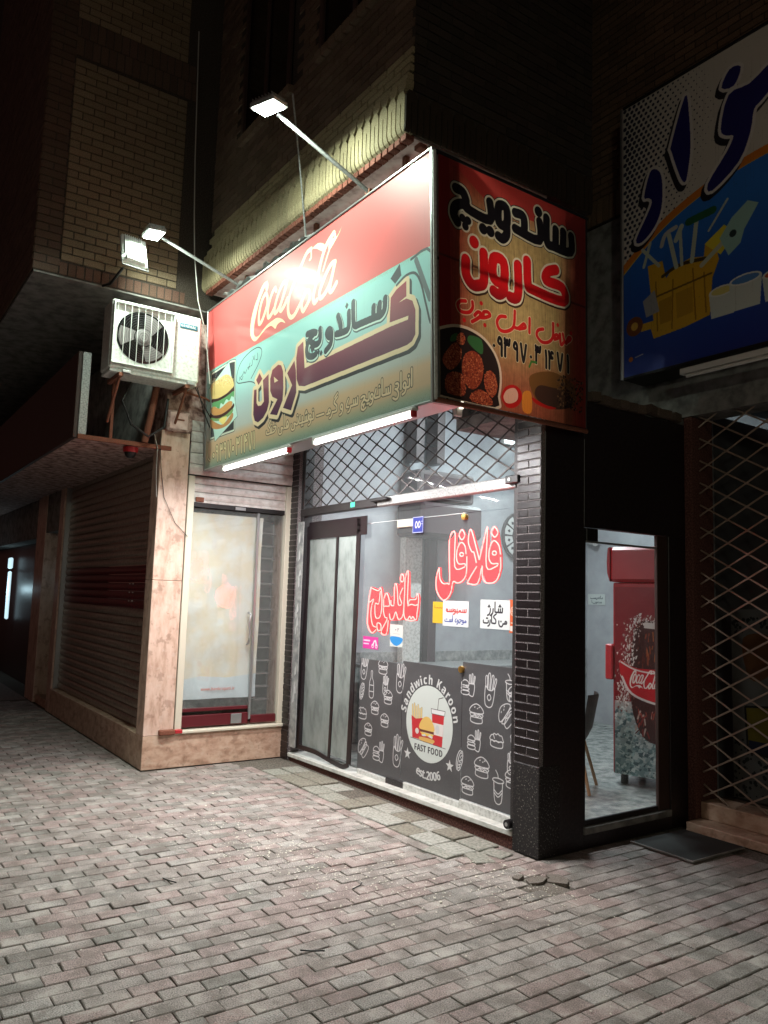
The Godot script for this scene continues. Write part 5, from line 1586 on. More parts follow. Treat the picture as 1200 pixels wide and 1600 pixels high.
# ---------- the shop front ----------
func storefront() -> void:
	var g := thing("glass_storefront", "tall glass shop front between two black brick pillars", "shop window", Vector3(-1.9, 0.128, -0.1))
	var o := -g.position
	# panes: fixed right, middle, door opening on the left stays free below the transom
	box(g, "pane", o + Vector3(-0.945, 0.19, -0.105), o + Vector3(-0.325, 2.47, -0.097), M.glass_clear, 0.0)
	box(g, "pane", o + Vector3(-1.76, 0.165, -0.105), o + Vector3(-0.951, 2.47, -0.097), M.glass_clear, 0.0)
	box(g, "pane", o + Vector3(-2.46, 0.14, -0.105), o + Vector3(-1.766, 2.47, -0.097), M.glass_clear, 0.0)
	box(g, "pane", o + Vector3(-3.66, 2.56, -0.105), o + Vector3(-0.951, 4.5, -0.097), M.glass_clear, 0.0)
	box(g, "pane", o + Vector3(-0.945, 2.476, -0.105), o + Vector3(-0.325, 4.5, -0.097), M.glass_clear, 0.0)
	box(g, "pane", o + Vector3(-2.46, 2.476, -0.105), o + Vector3(-0.951, 2.554, -0.097), M.glass_clear, 0.0)
	box(g, "pane_edge", o + Vector3(-2.46, 2.470, -0.105), o + Vector3(-0.951, 2.476, -0.095), M.pale_seam, 0.0)
	box(g, "bottom_rail", o + Vector3(-0.945, 0.115, -0.125), o + Vector3(-0.32, 0.188, -0.075), M.white_enamel)
	box(g, "bottom_rail", o + Vector3(-1.70, 0.105, -0.125), o + Vector3(-0.947, 0.163, -0.077), M.white_enamel)
	box(g, "bottom_rail", o + Vector3(-2.44, 0.09, -0.125), o + Vector3(-1.97, 0.138, -0.077), M.white_enamel)
	box(g, "side_channel", o + Vector3(-0.322, 0.129, -0.14), o + Vector3(-0.256, 4.5, -0.03), M.worn_black)
	box(g, "side_channel", o + Vector3(-3.668, 0.129, -0.14), o + Vector3(-3.60, 4.5, -0.03), M.worn_black)
	box(g, "hinge_plate", o + Vector3(-1.90, 2.40, -0.09), o + Vector3(-1.66, 2.47, -0.08), M.cream_frame)
	box(g, "hinge_plate", o + Vector3(-1.968, 0.10, -0.12), o + Vector3(-1.702, 0.155, -0.078), M.worn_black)
	for p in [Vector3(-0.948, 2.44, -0.088), Vector3(-0.948, 1.20, -0.088)]:
		put(g, "glass_clamp", lathe([Vector2(0, -0.02), Vector2(0.025, -0.02), Vector2(0.028, 0.02), Vector2(0, 0.022)], 12), M.brass, o + p, Vector3(PI / 2, 0, 0))
	# printed film on the lower glass
	var film := [[-0.945, -0.325, 1.26], [-1.76, -0.951, 1.20], [-2.46, -1.766, 1.17]]
	for i in 3:
		var e: Array = film[i]
		var y0: float = [0.195, 0.17, 0.145][i]
		var v := thing("window_film", ["grey window film with burger drawings beside the black pillar", "grey window film round the white emblem", "grey window film with burger drawings next to the plastic door"][i], "window film", Vector3((e[0] + e[1]) / 2, y0, -0.094), "printed films on the shop window")
		var m := printed("film_print_%d" % i, draw_film(e[0], e[1], y0, e[2]), 0.4)
		put(v, "print", sheet(e[1] - e[0], e[2] - y0, 0.0012), m, Vector3(0, (e[2] - y0) / 2, 0))
	# emblem and the lettering round it
	var em := thing("window_emblem", "round white fast food emblem with lettering round it on the window", "emblem", Vector3(-1.372, 0.705, -0.0925))
	var dm := begin()
	for i in 48:
		var a := TAU * i / 48; var b2 := TAU * (i + 1) / 48
		var pa := Vector2(cos(a), sin(a)); var pb := Vector2(cos(b2), sin(b2))
		for v in [Vector2.ZERO, pb, pa]:
			dm.set_normal(Vector3.BACK); dm.set_uv(Vector2(0.5 + v.x * 0.5, 0.5 - v.y * 0.5)); dm.add_vertex(Vector3(v.x * 0.318, v.y * 0.318, 0.0015))
	put(em, "disc", dm.commit(), printed("emblem_print", draw_emblem(), 0.45))
	arc_text(em, "Sandwich Karoon", 0.365, 172.0, 8.0, 0.105, M.letter_white, false)
	arc_text(em, "est.2006", 0.425, 249.0, 293.0, 0.095, M.letter_white, true)
	flat_text(em, "FAST FOOD", Vector3(0.0, -0.215, 0.002), 0.074, M.letter_grey)
	for a in [224.0, 316.0]:
		var st := PackedVector2Array()
		for i in 10:
			st.append(Vector2.from_angle(PI / 2 + TAU * i / 10) * (0.05 if i % 2 == 0 else 0.02))
		put(em, "star", prism(st, 0.0, 0.0018), M.letter_white, Vector3(cos(deg_to_rad(a)) * 0.40, sin(deg_to_rad(a)) * 0.42, 0.001))
	# plastic sheet door in black tape, hanging open on the left
	var d := thing("plastic_door", "clear plastic sheet door edged with black tape on the left", "door", Vector3(-3.1, 0.13, -0.06))
	var q := -d.position
	box(d, "sheet", q + Vector3(-3.50, 0.16, -0.075), q + Vector3(-2.93, 2.36, -0.07), M.pvc_sheet, 0.0)
	box(d, "sheet", q + Vector3(-2.90, 0.18, -0.065), q + Vector3(-2.56, 2.36, -0.06), M.pvc_sheet, 0.0)
	var tapes := [[[-3.52, 2.50, -3.50, 1.9, -3.555, 0.9, -3.56, 0.14], 0.045], [[-2.90, 2.36, -2.905, 1.4, -2.90, 0.7, -2.92, 0.13], 0.04], [[-2.50, 2.52, -2.515, 1.5, -2.535, 0.7, -2.55, 0.16], 0.07], [[-3.54, 0.155, -3.2, 0.16, -2.9, 0.13, -2.66, 0.115, -2.55, 0.15], 0.045]]
	for t in tapes:
		var c := curve(pv(t[0]), 6)
		var poly := Geometry2D.offset_polyline(c, t[1] / 2, Geometry2D.JOIN_ROUND, Geometry2D.END_BUTT)
		put(d, "tape", prism(poly[0], -0.058, -0.048), M.black_tape, q)
	box(d, "head_strip", q + Vector3(-3.50, 2.36, -0.06), q + Vector3(-2.36, 2.545, -0.048), M.black_tape, 0.004)
	# door leaf folded back against the left pillar, paint flaking
	var leaf := thing("door_leaf", "narrow grey door leaf with flaking paint against the left pillar", "door", Vector3(-3.60, 0.13, 0.02))
	box(leaf, "panel", Vector3(-0.03, 0.02, -0.012), Vector3(0.10, 2.42, 0.0), M.inner_tile, 0.003)
	for k in 14:
		var w := rng.randf_range(0.015, 0.04); var hh := rng.randf_range(0.04, 0.16); var yy := rng.randf_range(0.4, 2.2)
		var fl := PackedVector2Array([Vector2(0, 0), Vector2(w, hh * 0.2), Vector2(w * 0.7, hh), Vector2(w * 0.1, hh * 0.7)])
		put(leaf, "flake", prism(moved(fl, Vector2(rng.randf_range(0.0, 0.05), yy)), 0.001, 0.0025), M.letter_white)
	# pulled-up lattice shutter with its bottom bar
	var s := thing("lattice_shutter", "half raised iron lattice shutter above the shop's glass", "shutter", Vector3(-1.95, 2.62, -0.05))
	lattice(s, -3.60, -0.325, 2.70, 4.45, -0.05, 0.262, 0.15, M.lattice_iron, 0.0065, 0.012)
	box(s, "bottom_bar", Vector3(-3.66, 2.615, -0.085) - s.position, Vector3(-2.15, 2.70, -0.02) - s.position, M.worn_black, 0.008)
	box(s, "bottom_bar", Vector3(-2.149, 2.612, -0.085) - s.position, Vector3(-0.29, 2.70, -0.016) - s.position, M.galvanised, 0.008)
	box(s, "handle", Vector3(-2.20, 2.655, -0.016) - s.position, Vector3(-1.93, 2.685, 0.03) - s.position, M.black_plastic, 0.006)
	box(s, "lock_plate", Vector3(-0.36, 2.64, -0.016) - s.position, Vector3(-0.22, 2.70, 0.03) - s.position, M.black_plastic, 0.006)
	put(s, "lock_hole", lathe([Vector2(0, 0), Vector2(0.014, 0.0), Vector2(0.014, 0.006), Vector2(0, 0.006)], 12), M.white_plastic, Vector3(-0.31, 2.67, 0.03) - s.position, Vector3(PI / 2, 0, 0))
	box(s, "sticker", Vector3(-2.62, 2.64, -0.019) - s.position, Vector3(-2.54, 2.69, -0.017) - s.position, plain("sticker_green", c8(70, 180, 150), 0.5), 0.0)
	var lk := thing("shutter_lock", "black shutter lock tube at the right end of the doorstep", "lock", Vector3(-0.29, 0.17, 0.0))
	tube(lk, "tube", [Vector3(0, 0, -0.03), Vector3(0, 0, 0.035)], 0.032, M.black_plastic, 14)
	tube(lk, "core", [Vector3(0, 0, 0.034), Vector3(0, 0, 0.038)], 0.014, M.aluminium, 10)
	# red neon lettering inside the glass
	neon("red neon lettering upper right on the shop window beside the clock", NEON_A, NEON_A_BACK)
	neon("red neon lettering lower left on the shop window near the plastic door", NEON_B, NEON_B_BACK)
	# notices on the glass
	var dark := c8(40, 40, 46)
	note("white notice with red and blue handwriting below the red neon", -1.053, 1.642, 0.33, 0.21, draw_note(330, 210, c8(200, 206, 206), [[["seen_i", "meem_m", "tooth_m:1b", "waw_f", "seen_i", "heh_f"], 300, 40, 90, 40, c8(176, 50, 44), 11], [["meem_i", "waw_f", "jeem_i:1j", "waw_f", "dal", "space", "alef", "seen_i", "teh_f:2A"], 305, 25, 172, 34, c8(60, 74, 140), 9]]))
	note("yellow leaflet half behind the white notice", -1.28, 1.645, 0.155, 0.18, draw_note(100, 140, c8(206, 170, 40), [[["tooth_i", "seen_i", "alef_f"], 92, 8, 40, 10, c8(150, 110, 30), 5]]))
	note("white card notice with bold black writing near the black pillar", -0.58, 1.652, 0.335, 0.225, draw_note(330, 225, c8(206, 212, 210), [[["seen_i:3a", "alef_f", "reh", "reh:3r"], 250, 90, 95, 52, dark, 14], [["meem_i", "noon_f", "space", "kaf_i", "alef_f", "reh", "beh:2q"], 300, 30, 180, 48, dark, 13]]))
	var om := canvas(100, 260, c8(206, 92, 44))
	stroke(om, moved(disc(38, 24), Vector2(52, 90)), 7, c8(216, 190, 170))
	for i in 8:
		fill(om, [moved(disc(7, 10), Vector2(52, 90) + Vector2.from_angle(TAU * i / 8) * 22)], c8(216, 190, 170))
	om.fill_rect(Rect2i(14, 178, 76, 8), c8(216, 190, 170)); om.fill_rect(Rect2i(10, 206, 84, 40), c8(216, 210, 200))
	note("orange sticker with a round white emblem at the pillar", -0.371, 1.645, 0.10, 0.25, om)
	var bl := canvas(120, 200, c8(200, 210, 204))
	fill(bl, [curve(PackedVector2Array([Vector2(8, 110), Vector2(112, 116), Vector2(108, 160), Vector2(60, 192), Vector2(12, 160), Vector2(8, 110)]), 4)], c8(46, 140, 206))
	stroke(bl, PackedVector2Array([Vector2(30, 84), Vector2(92, 84)]), 3, c8(150, 160, 160))
	fa(bl, ["2", "0"], Vector2(84, 60), Vector2(-34, 0), Vector2(0, -26), 5, c8(110, 120, 130))
	note("white sticker with a blue half disc below the lower neon", -1.882, 1.415, 0.20, 0.20, bl)
	var pk := canvas(200, 90, c8(206, 60, 150))
	stroke(pk, PackedVector2Array([Vector2(12, 30), Vector2(90, 30)]), 12, c8(226, 200, 216)); stroke(pk, PackedVector2Array([Vector2(12, 54), Vector2(76, 54)]), 10, c8(226, 200, 216))
	for c in [Vector2(130, 66), Vector2(176, 66)]:
		stroke(pk, moved(disc(13, 14), c), 6, c8(226, 216, 220))
	stroke(pk, PackedVector2Array([Vector2(130, 60), Vector2(150, 30), Vector2(166, 28), Vector2(178, 60)]), 14, c8(226, 216, 220))
	note("pink delivery sticker with a white scooter left of the blue one", -2.30, 1.325, 0.26, 0.115, pk)
	var pl := canvas(140, 130, c8(40, 54, 150))
	stroke(pl, PackedVector2Array([Vector2(4, 4), Vector2(136, 4), Vector2(136, 126), Vector2(4, 126), Vector2(4, 4)]), 4, c8(206, 206, 216))
	for x in [58, 96]:
		stroke(pl, curve(PackedVector2Array([Vector2(x - 14, 44), Vector2(x - 22, 70), Vector2(x - 14, 88), Vector2(x, 80), Vector2(x + 6, 62), Vector2(x - 4, 40), Vector2(x - 14, 44)]), 4), 8, c8(226, 226, 226))
	stroke(pl, PackedVector2Array([Vector2(116, 40), Vector2(130, 40)]), 4, c8(206, 206, 216)); stroke(pl, PackedVector2Array([Vector2(116, 60), Vector2(130, 60)]), 4, c8(206, 206, 216))
	var np := thing("number_plate", "small blue enamel house number plate on the glass", "number plate", Vector3(-1.575, 2.41, -0.079))
	put(np, "plate", sheet(0.155, 0.145, 0.003), printed("plate_print", pl, 0.35))
	# tall side window towards the hardware shop
	var w := thing("side_window", "tall narrow side window with the drinks fridge behind it", "window", Vector3(-0.022, 0.156, -0.95))
	box(w, "pane", Vector3(-0.01, 0.045, -0.50), Vector3(-0.004, 2.17, 0.49), M.glass_clear, 0.0)
	box(w, "frame", Vector3(-0.016, 0.0, -0.525), Vector3(0.014, 2.17, -0.385), M.frame_brown)
	box(w, "frame", Vector3(-0.014, 0.0, 0.47), Vector3(0.012, 2.17, 0.498), M.black_plastic)
	box(w, "frame", Vector3(-0.014, 0.0, -0.379), Vector3(0.012, 0.04, 0.469), M.black_plastic)
	box(w, "rail", Vector3(-0.012, 2.06, -0.379), Vector3(0.012, 2.075, 0.469), M.aluminium, 0.0)
	box(w, "latch", Vector3(-0.014, 2.07, 0.33), Vector3(0.012, 2.17, 0.46), M.black_plastic, 0.004)

func note(label: String, x: float, y: float, w: float, h: float, img: Image) -> void:
	var n := thing("window_notice", label, "notice", Vector3(x, y, -0.0965 + (0.002 if w > 0.3 else 0.0)))
	put(n, "paper", sheet(w, h, 0.0008), printed("notice_%d" % taken["window_notice"], img, 0.6))

func neon(label: String, lines: Array, back: Array) -> void:
	var c := pv(back[0])
	var mid := Vector2.ZERO
	for v in c:
		mid += v * 0.001 / c.size()
	var n := thing("neon_sign", label, "neon sign", Vector3(mid.x, mid.y, -0.15), "red neon lettering on the shop window")
	var poly := PackedVector2Array()
	for v in c:
		poly.append(v * 0.001 - mid)
	var big := Geometry2D.offset_polygon(poly, 0.006, Geometry2D.JOIN_ROUND)
	if big.size() == 0 or Geometry2D.triangulate_polygon(big[0]).size() == 0:
		big = Geometry2D.convex_hull(poly)
		big = [big]
	put(n, "backing", prism(big[0], -0.008, -0.002), M.neon_back)
	for l in lines:
		var pts := []
		for v in curve(pv(l), 4):
			var p := Vector3(v.x * 0.001 - mid.x, v.y * 0.001 - mid.y, 0.012)
			if pts.is_empty() or pts[-1].distance_to(p) > 0.003:
				pts.append(p)
		tube(n, "neon_tube", pts, 0.0055, M.neon_glow, 6)
	var li := OmniLight3D.new()
	li.name = "neon_light"
	li.light_color = Color(1.0, 0.12, 0.16)
	li.light_energy = 0.3
	li.light_size = 0.15
	li.omni_range = 20.0
	li.omni_attenuation = 2.0
	li.shadow_enabled = true
	n.add_child(li)
	li.position = Vector3(0, 0, 0.045)

func text_mesh(t: String, h: float) -> TextMesh:
	var key := "t" + t + str(h)
	if not meshes.has(key):
		var tm := TextMesh.new()
		var f := SystemFont.new()
		f.font_names = PackedStringArray(["Droid Sans"])
		f.font_weight = 700
		tm.font = f
		tm.text = t
		tm.font_size = 64
		tm.pixel_size = h / 64.0
		tm.depth = 0.0012
		tm.horizontal_alignment = HORIZONTAL_ALIGNMENT_CENTER
		tm.vertical_alignment = VERTICAL_ALIGNMENT_CENTER
		meshes[key] = tm
	return meshes[key]

func flat_text(parent: Node3D, t: String, at: Vector3, h: float, m: Material) -> void:
	put(parent, "lettering", text_mesh(t, h), m, at)

# letters round a circle; degrees counter-clockwise from +x
func arc_text(parent: Node3D, t: String, r: float, a0: float, a1: float, h: float, m: Material, inside: bool) -> void:
	var widths := []
	var total := 0.0
	for ch in t:
		var w: float = {"i": 0.5, "t": 0.6, ".": 0.45, "r": 0.65, "w": 1.15, "m": 1.3, "S": 0.85, "K": 1.0, " ": 0.5, "s": 0.75}.get(ch, 0.95)
		widths.append(w)
		total += w
	var at := 0.0
	for i in t.length():
		var a := deg_to_rad(lerpf(a0, a1, (at + widths[i] / 2) / total))
		at += widths[i]
		if t[i] == " ":
			continue
		var turn := a - PI / 2 if not inside else a + PI / 2
		put(parent, "letter", text_mesh(t[i], h), m, Vector3(cos(a) * r, sin(a) * r, 0.0016), Vector3(0, 0, turn))

# ---------- signs ----------
func signs() -> void:
	var s := thing("shop_sign", "long red and turquoise sandwich shop sign with cream and purple lettering", "sign", Vector3(-1.835, 3.01, 1.07))
	s.rotation.x = 0.034
	var face := printed("sign_print", draw_front_sign(), 0.5, 0.4)
	put(s, "face", sheet(3.80, 1.678, 0.01), face, Vector3(0, 0.859, 0.0))
	box(s, "box", Vector3(-1.90, 0.02, -0.22), Vector3(1.90, 1.695, -0.003), M.galvanised, 0.0)
	box(s, "frame", Vector3(-1.925, 0.0, -0.22), Vector3(-1.902, 1.717, 0.022), M.aluminium)
	box(s, "frame", Vector3(1.902, 0.0, -0.22), Vector3(1.925, 1.717, 0.022), M.aluminium)
	box(s, "frame", Vector3(-1.90, 0.0, -0.22), Vector3(1.90, 0.019, 0.022), M.aluminium)
	box(s, "frame", Vector3(-1.90, 1.699, -0.22), Vector3(1.90, 1.717, 0.022), M.aluminium)
	for x in [-1.3, 0.1, 1.4]:
		box(s, "hanger", Vector3(x, 1.718, -0.16), Vector3(x + 0.04, 1.925, -0.12), M.rust_paint, 0.002)
	# banner on the short side
	var b := thing("side_banner", "red and wood coloured banner with falafel print facing the side street", "banner", Vector3(0.094, 3.03, 0.37))
	var st := begin()
	quad(st, Vector3(0.012, 0.02, 0.675), Vector3(0.012, 0.02, -0.71), Vector3(0.012, 1.64, -0.70), Vector3(0.012, 1.65, 0.735), true)
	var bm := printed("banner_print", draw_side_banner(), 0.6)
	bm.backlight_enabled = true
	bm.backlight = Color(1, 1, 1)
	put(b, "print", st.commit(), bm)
	tube(b, "frame_bar", [Vector3(-0.012, 0.945, 0.72), Vector3(-0.012, 0.93, -0.72)], 0.014, M.dark_iron)
	tube(b, "frame_bar", [Vector3(-0.012, 0.0, 0.60), Vector3(-0.012, 1.66, 0.64)], 0.012, M.dark_iron)
	# tube behind the banner shines through it
	var bl := thing("tube_light", "upright tube light shining through the falafel banner from behind", "lamp", Vector3(-0.42, 3.12, 0.42))
	tube(bl, "tube", [Vector3(0, 0.05, 0), Vector3(0, 1.25, 0)], 0.016, M.banner_glow, 10)
	box(bl, "batten", Vector3(-0.06, 0.0, -0.03), Vector3(-0.02, 1.3, 0.03), M.white_plastic)
	lamp_area(bl.position + Vector3(0.03, 0.65, 0), Vector3(1, 0.0, 0.1), Vector2(0.03, 1.15), 0.45, Color(1.0, 0.97, 0.9), "banner_lamp", bl)
	tube(b, "frame_bar", [Vector3(0.004, 0.0, 0.70), Vector3(0.004, 0.0, -0.73)], 0.017, M.rust_paint)
	tube(b, "frame_bar", [Vector3(0.004, 1.665, 0.75), Vector3(0.004, 1.655, -0.73)], 0.014, M.dark_iron)
	tube(b, "frame_bar", [Vector3(0.004, 0.0, 0.70), Vector3(0.004, 1.665, 0.765)], 0.014, M.white_enamel)
	tube(b, "frame_bar", [Vector3(0.0, 0.0, -0.725), Vector3(0.0, 1.655, -0.715)], 0.014, M.dark_iron)
	box(b, "return_panel", Vector3(-0.35, 0.0, -0.735), Vector3(-0.02, 1.655, -0.72), M.dark_iron, 0.0)
	# crumpled sheet stuffed above the sign
	var c := thing("plastic_sheet", "crumpled silvery sheet tucked between sign and soffit", "sheet", Vector3(-2.5, 4.79, 1.10))
	var m := begin()
	var nz := FastNoiseLite.new()
	nz.seed = 3
	nz.frequency = 2.2
	var grid := []
	for i in 46:
		var rw := []
		for j in 9:
			var x := -0.85 + i * 0.038
			rw.append(Vector3(x, -0.03 + nz.get_noise_2d(x * 2.0, j * 0.12) * 0.05 + j * 0.012 + 0.012 * sin(i * 1.3 + j), 0.05 - j * 0.025 + nz.get_noise_2d(x * 3.0, 9) * 0.03))
		grid.append(rw)
	for i in 45:
		for j in 8:
			quad(m, grid[i][j], grid[i + 1][j], grid[i + 1][j + 1], grid[i][j + 1])
	put(c, "film", m.commit(), M.foil)

# ---------- lamps ----------
func floodlight(label: String, foot: Vector3, head: Vector3, aim: Vector3, energy: float) -> void:
	var t := thing("floodlight", label, "lamp", foot, "lit floodlights on arms above the sign")
	var h := head - foot
	tube(t, "arm", [Vector3(0, -0.04, -0.02), Vector3(0, 0.02, 0.03), h + Vector3(-0.06, 0.02, -0.10)], 0.016, M.galvanised)
	box(t, "clamp", Vector3(-0.03, -0.06, -0.08), Vector3(0.03, 0.03, 0.03), M.rust_paint)
	var hd := Node3D.new()
	hd.name = "head"
	t.add_child(hd)
	hd.look_at_from_position(head, head + aim, Vector3.UP)   # -z looks along the beam
	put(hd, "housing", box_mesh(Vector3(0.23, 0.17, 0.035), 0.012), M.galvanised, Vector3(0, 0, 0.022))
	for k in 7:
		put(hd, "fin", box_mesh(Vector3(0.004, 0.15, 0.02), 0.0), M.galvanised, Vector3(-0.09 + k * 0.03, 0, 0.05))
	put(hd, "bezel", box_mesh(Vector3(0.225, 0.165, 0.006), 0.002), M.white_enamel, Vector3(0, 0, 0.001))
	put(hd, "led_face", box_mesh(Vector3(0.195, 0.135, 0.012), 0.004), M.led_face, Vector3(0, 0, -0.008))
	lamp_area(head + aim.normalized() * 0.025, aim, Vector2(0.19, 0.13), energy, Color(0.92, 1.0, 0.93), "flood_light", t)

func lamps() -> void:
	floodlight("lit floodlight on a long arm above the red part of the sign", Vector3(-0.714, 4.75, 1.10), LAMP1, Vector3(-0.05, -1.0, -0.12), 6.3)
	floodlight("lit floodlight on an arm beside the air conditioner", Vector3(-3.034, 4.77, 1.10), LAMP2, Vector3(0.0, -1.0, -0.08), 7.0)
	# street lamp added out of view to brighten the buildings on the right
	var sl := thing("added_street_lamp", "unseen street lamp added across the side street to brighten the right side", "street lamp", Vector3(10.1, 0, 7.0))
	put(sl, "pole", lathe([Vector2(0.0, 0.0), Vector2(0.14, 0.0), Vector2(0.12, 0.5), Vector2(0.07, 0.6), Vector2(0.045, 4.1), Vector2(0.0, 4.1)], 16), M.galvanised)
	tube(sl, "arm", [Vector3(0, 4.0, 0), Vector3(-0.3, 4.25, 0), Vector3(-0.9, 4.35, 0)], 0.03, M.galvanised)
	box(sl, "head", Vector3(-1.35, 4.30, -0.14), Vector3(-0.85, 4.42, 0.14), M.galvanised, 0.03)
	box(sl, "lamp_face", Vector3(-1.30, 4.285, -0.11), Vector3(-0.95, 4.299, 0.11), M.led_face, 0.003)
	lamp_area(Vector3(8.97, 4.20, 7.0), Vector3(-0.8, -0.6, -0.6), Vector2(0.35, 0.22), 7.5, Color(0.98, 1.0, 0.88), "added_street_light", sl)
	# unlit floodlight seen from behind, over the air conditioner
	var t := thing("floodlight", "unlit white floodlight with ribbed back above the air conditioner", "lamp", Vector3(-3.80, 4.80, 2.2))
	tube(t, "arm", [Vector3(0, -0.06, 0.02), Vector3(0.2, -0.1, 0.0), Vector3(0.42, 0.0, -0.05)], 0.014, M.dark_iron)
	var hd := Node3D.new()
	hd.name = "head"
	t.add_child(hd)
	hd.position = Vector3(0.45, 0.17, -0.13)
	hd.rotation = Vector3(-0.25, PI / 2 + 0.15, 0)
	put(hd, "housing", box_mesh(Vector3(0.25, 0.30, 0.05), 0.01), M.white_enamel)
	for k in 9:
		put(hd, "fin", box_mesh(Vector3(0.006, 0.2, 0.03), 0.0), M.white_enamel, Vector3(-0.1 + k * 0.02, 0.03, 0.04))
	put(hd, "driver_box", box_mesh(Vector3(0.2, 0.05, 0.045), 0.006), M.white_enamel, Vector3(0, -0.11, 0.045))
	tube(hd, "bracket", [Vector3(-0.13, -0.05, 0), Vector3(-0.13, -0.19, 0.02), Vector3(0.13, -0.19, 0.02), Vector3(0.13, -0.05, 0)], 0.008, M.dark_iron, 6)
	# tube lights under the sign
	for e in [[-1.43, -0.09, "lit tube light under the right half of the sign", 7.8], [-3.22, -1.83, "lit tube light under the left half of the sign", 7.8]]:
		var p := thing("tube_light", e[2], "lamp", Vector3((e[0] + e[1]) / 2, 2.975, 1.095), "lit tube lights under the sign")
		var hw: float = (e[1] - e[0]) / 2
		box(p, "batten", Vector3(-hw, 0.012, -0.03), Vector3(hw, 0.035, 0.02), M.white_plastic)
		tube(p, "tube", [Vector3(-hw + 0.03, -0.012, 0.0), Vector3(hw - 0.03, -0.012, 0.0)], 0.017, M.tube_glow, 12)
		box(p, "end_cap", Vector3(-hw, -0.032, -0.02), Vector3(-hw + 0.03, 0.012, 0.02), M.white_plastic, 0.005)
		box(p, "end_cap", Vector3(hw - 0.03, -0.032, -0.02), Vector3(hw, 0.012, 0.02), M.red_plastic, 0.005)
		lamp_area(p.position + Vector3(0, -0.035, 0), Vector3(0, -1, -0.1), Vector2(2 * hw - 0.1, 0.03), e[3], Color(1.0, 0.985, 0.985), "tube_lamp", p)

# ---------- neighbour's shutter, glass door and air conditioner ----------
func slat_mesh(w: float, h: float) -> Mesh:
	var st := begin()
	var prof := [Vector2(0.0, 0.0), Vector2(0.006, 0.004), Vector2(0.016, h * 0.35), Vector2(0.016, h * 0.65), Vector2(0.005, h - 0.008), Vector2(-0.004, h - 0.003)]
	for i in prof.size() - 1:
		var p: Vector2 = prof[i]; var q: Vector2 = prof[i + 1]
		quad(st, Vector3(-w / 2, p.y, p.x), Vector3(w / 2, p.y, p.x), Vector3(w / 2, q.y, q.x), Vector3(-w / 2, q.y, q.x))
	quad(st, Vector3(w / 2, 0, -0.006), Vector3(-w / 2, 0, -0.006), Vector3(-w / 2, h - 0.003, -0.006), Vector3(w / 2, h - 0.003, -0.006))
	return st.commit()

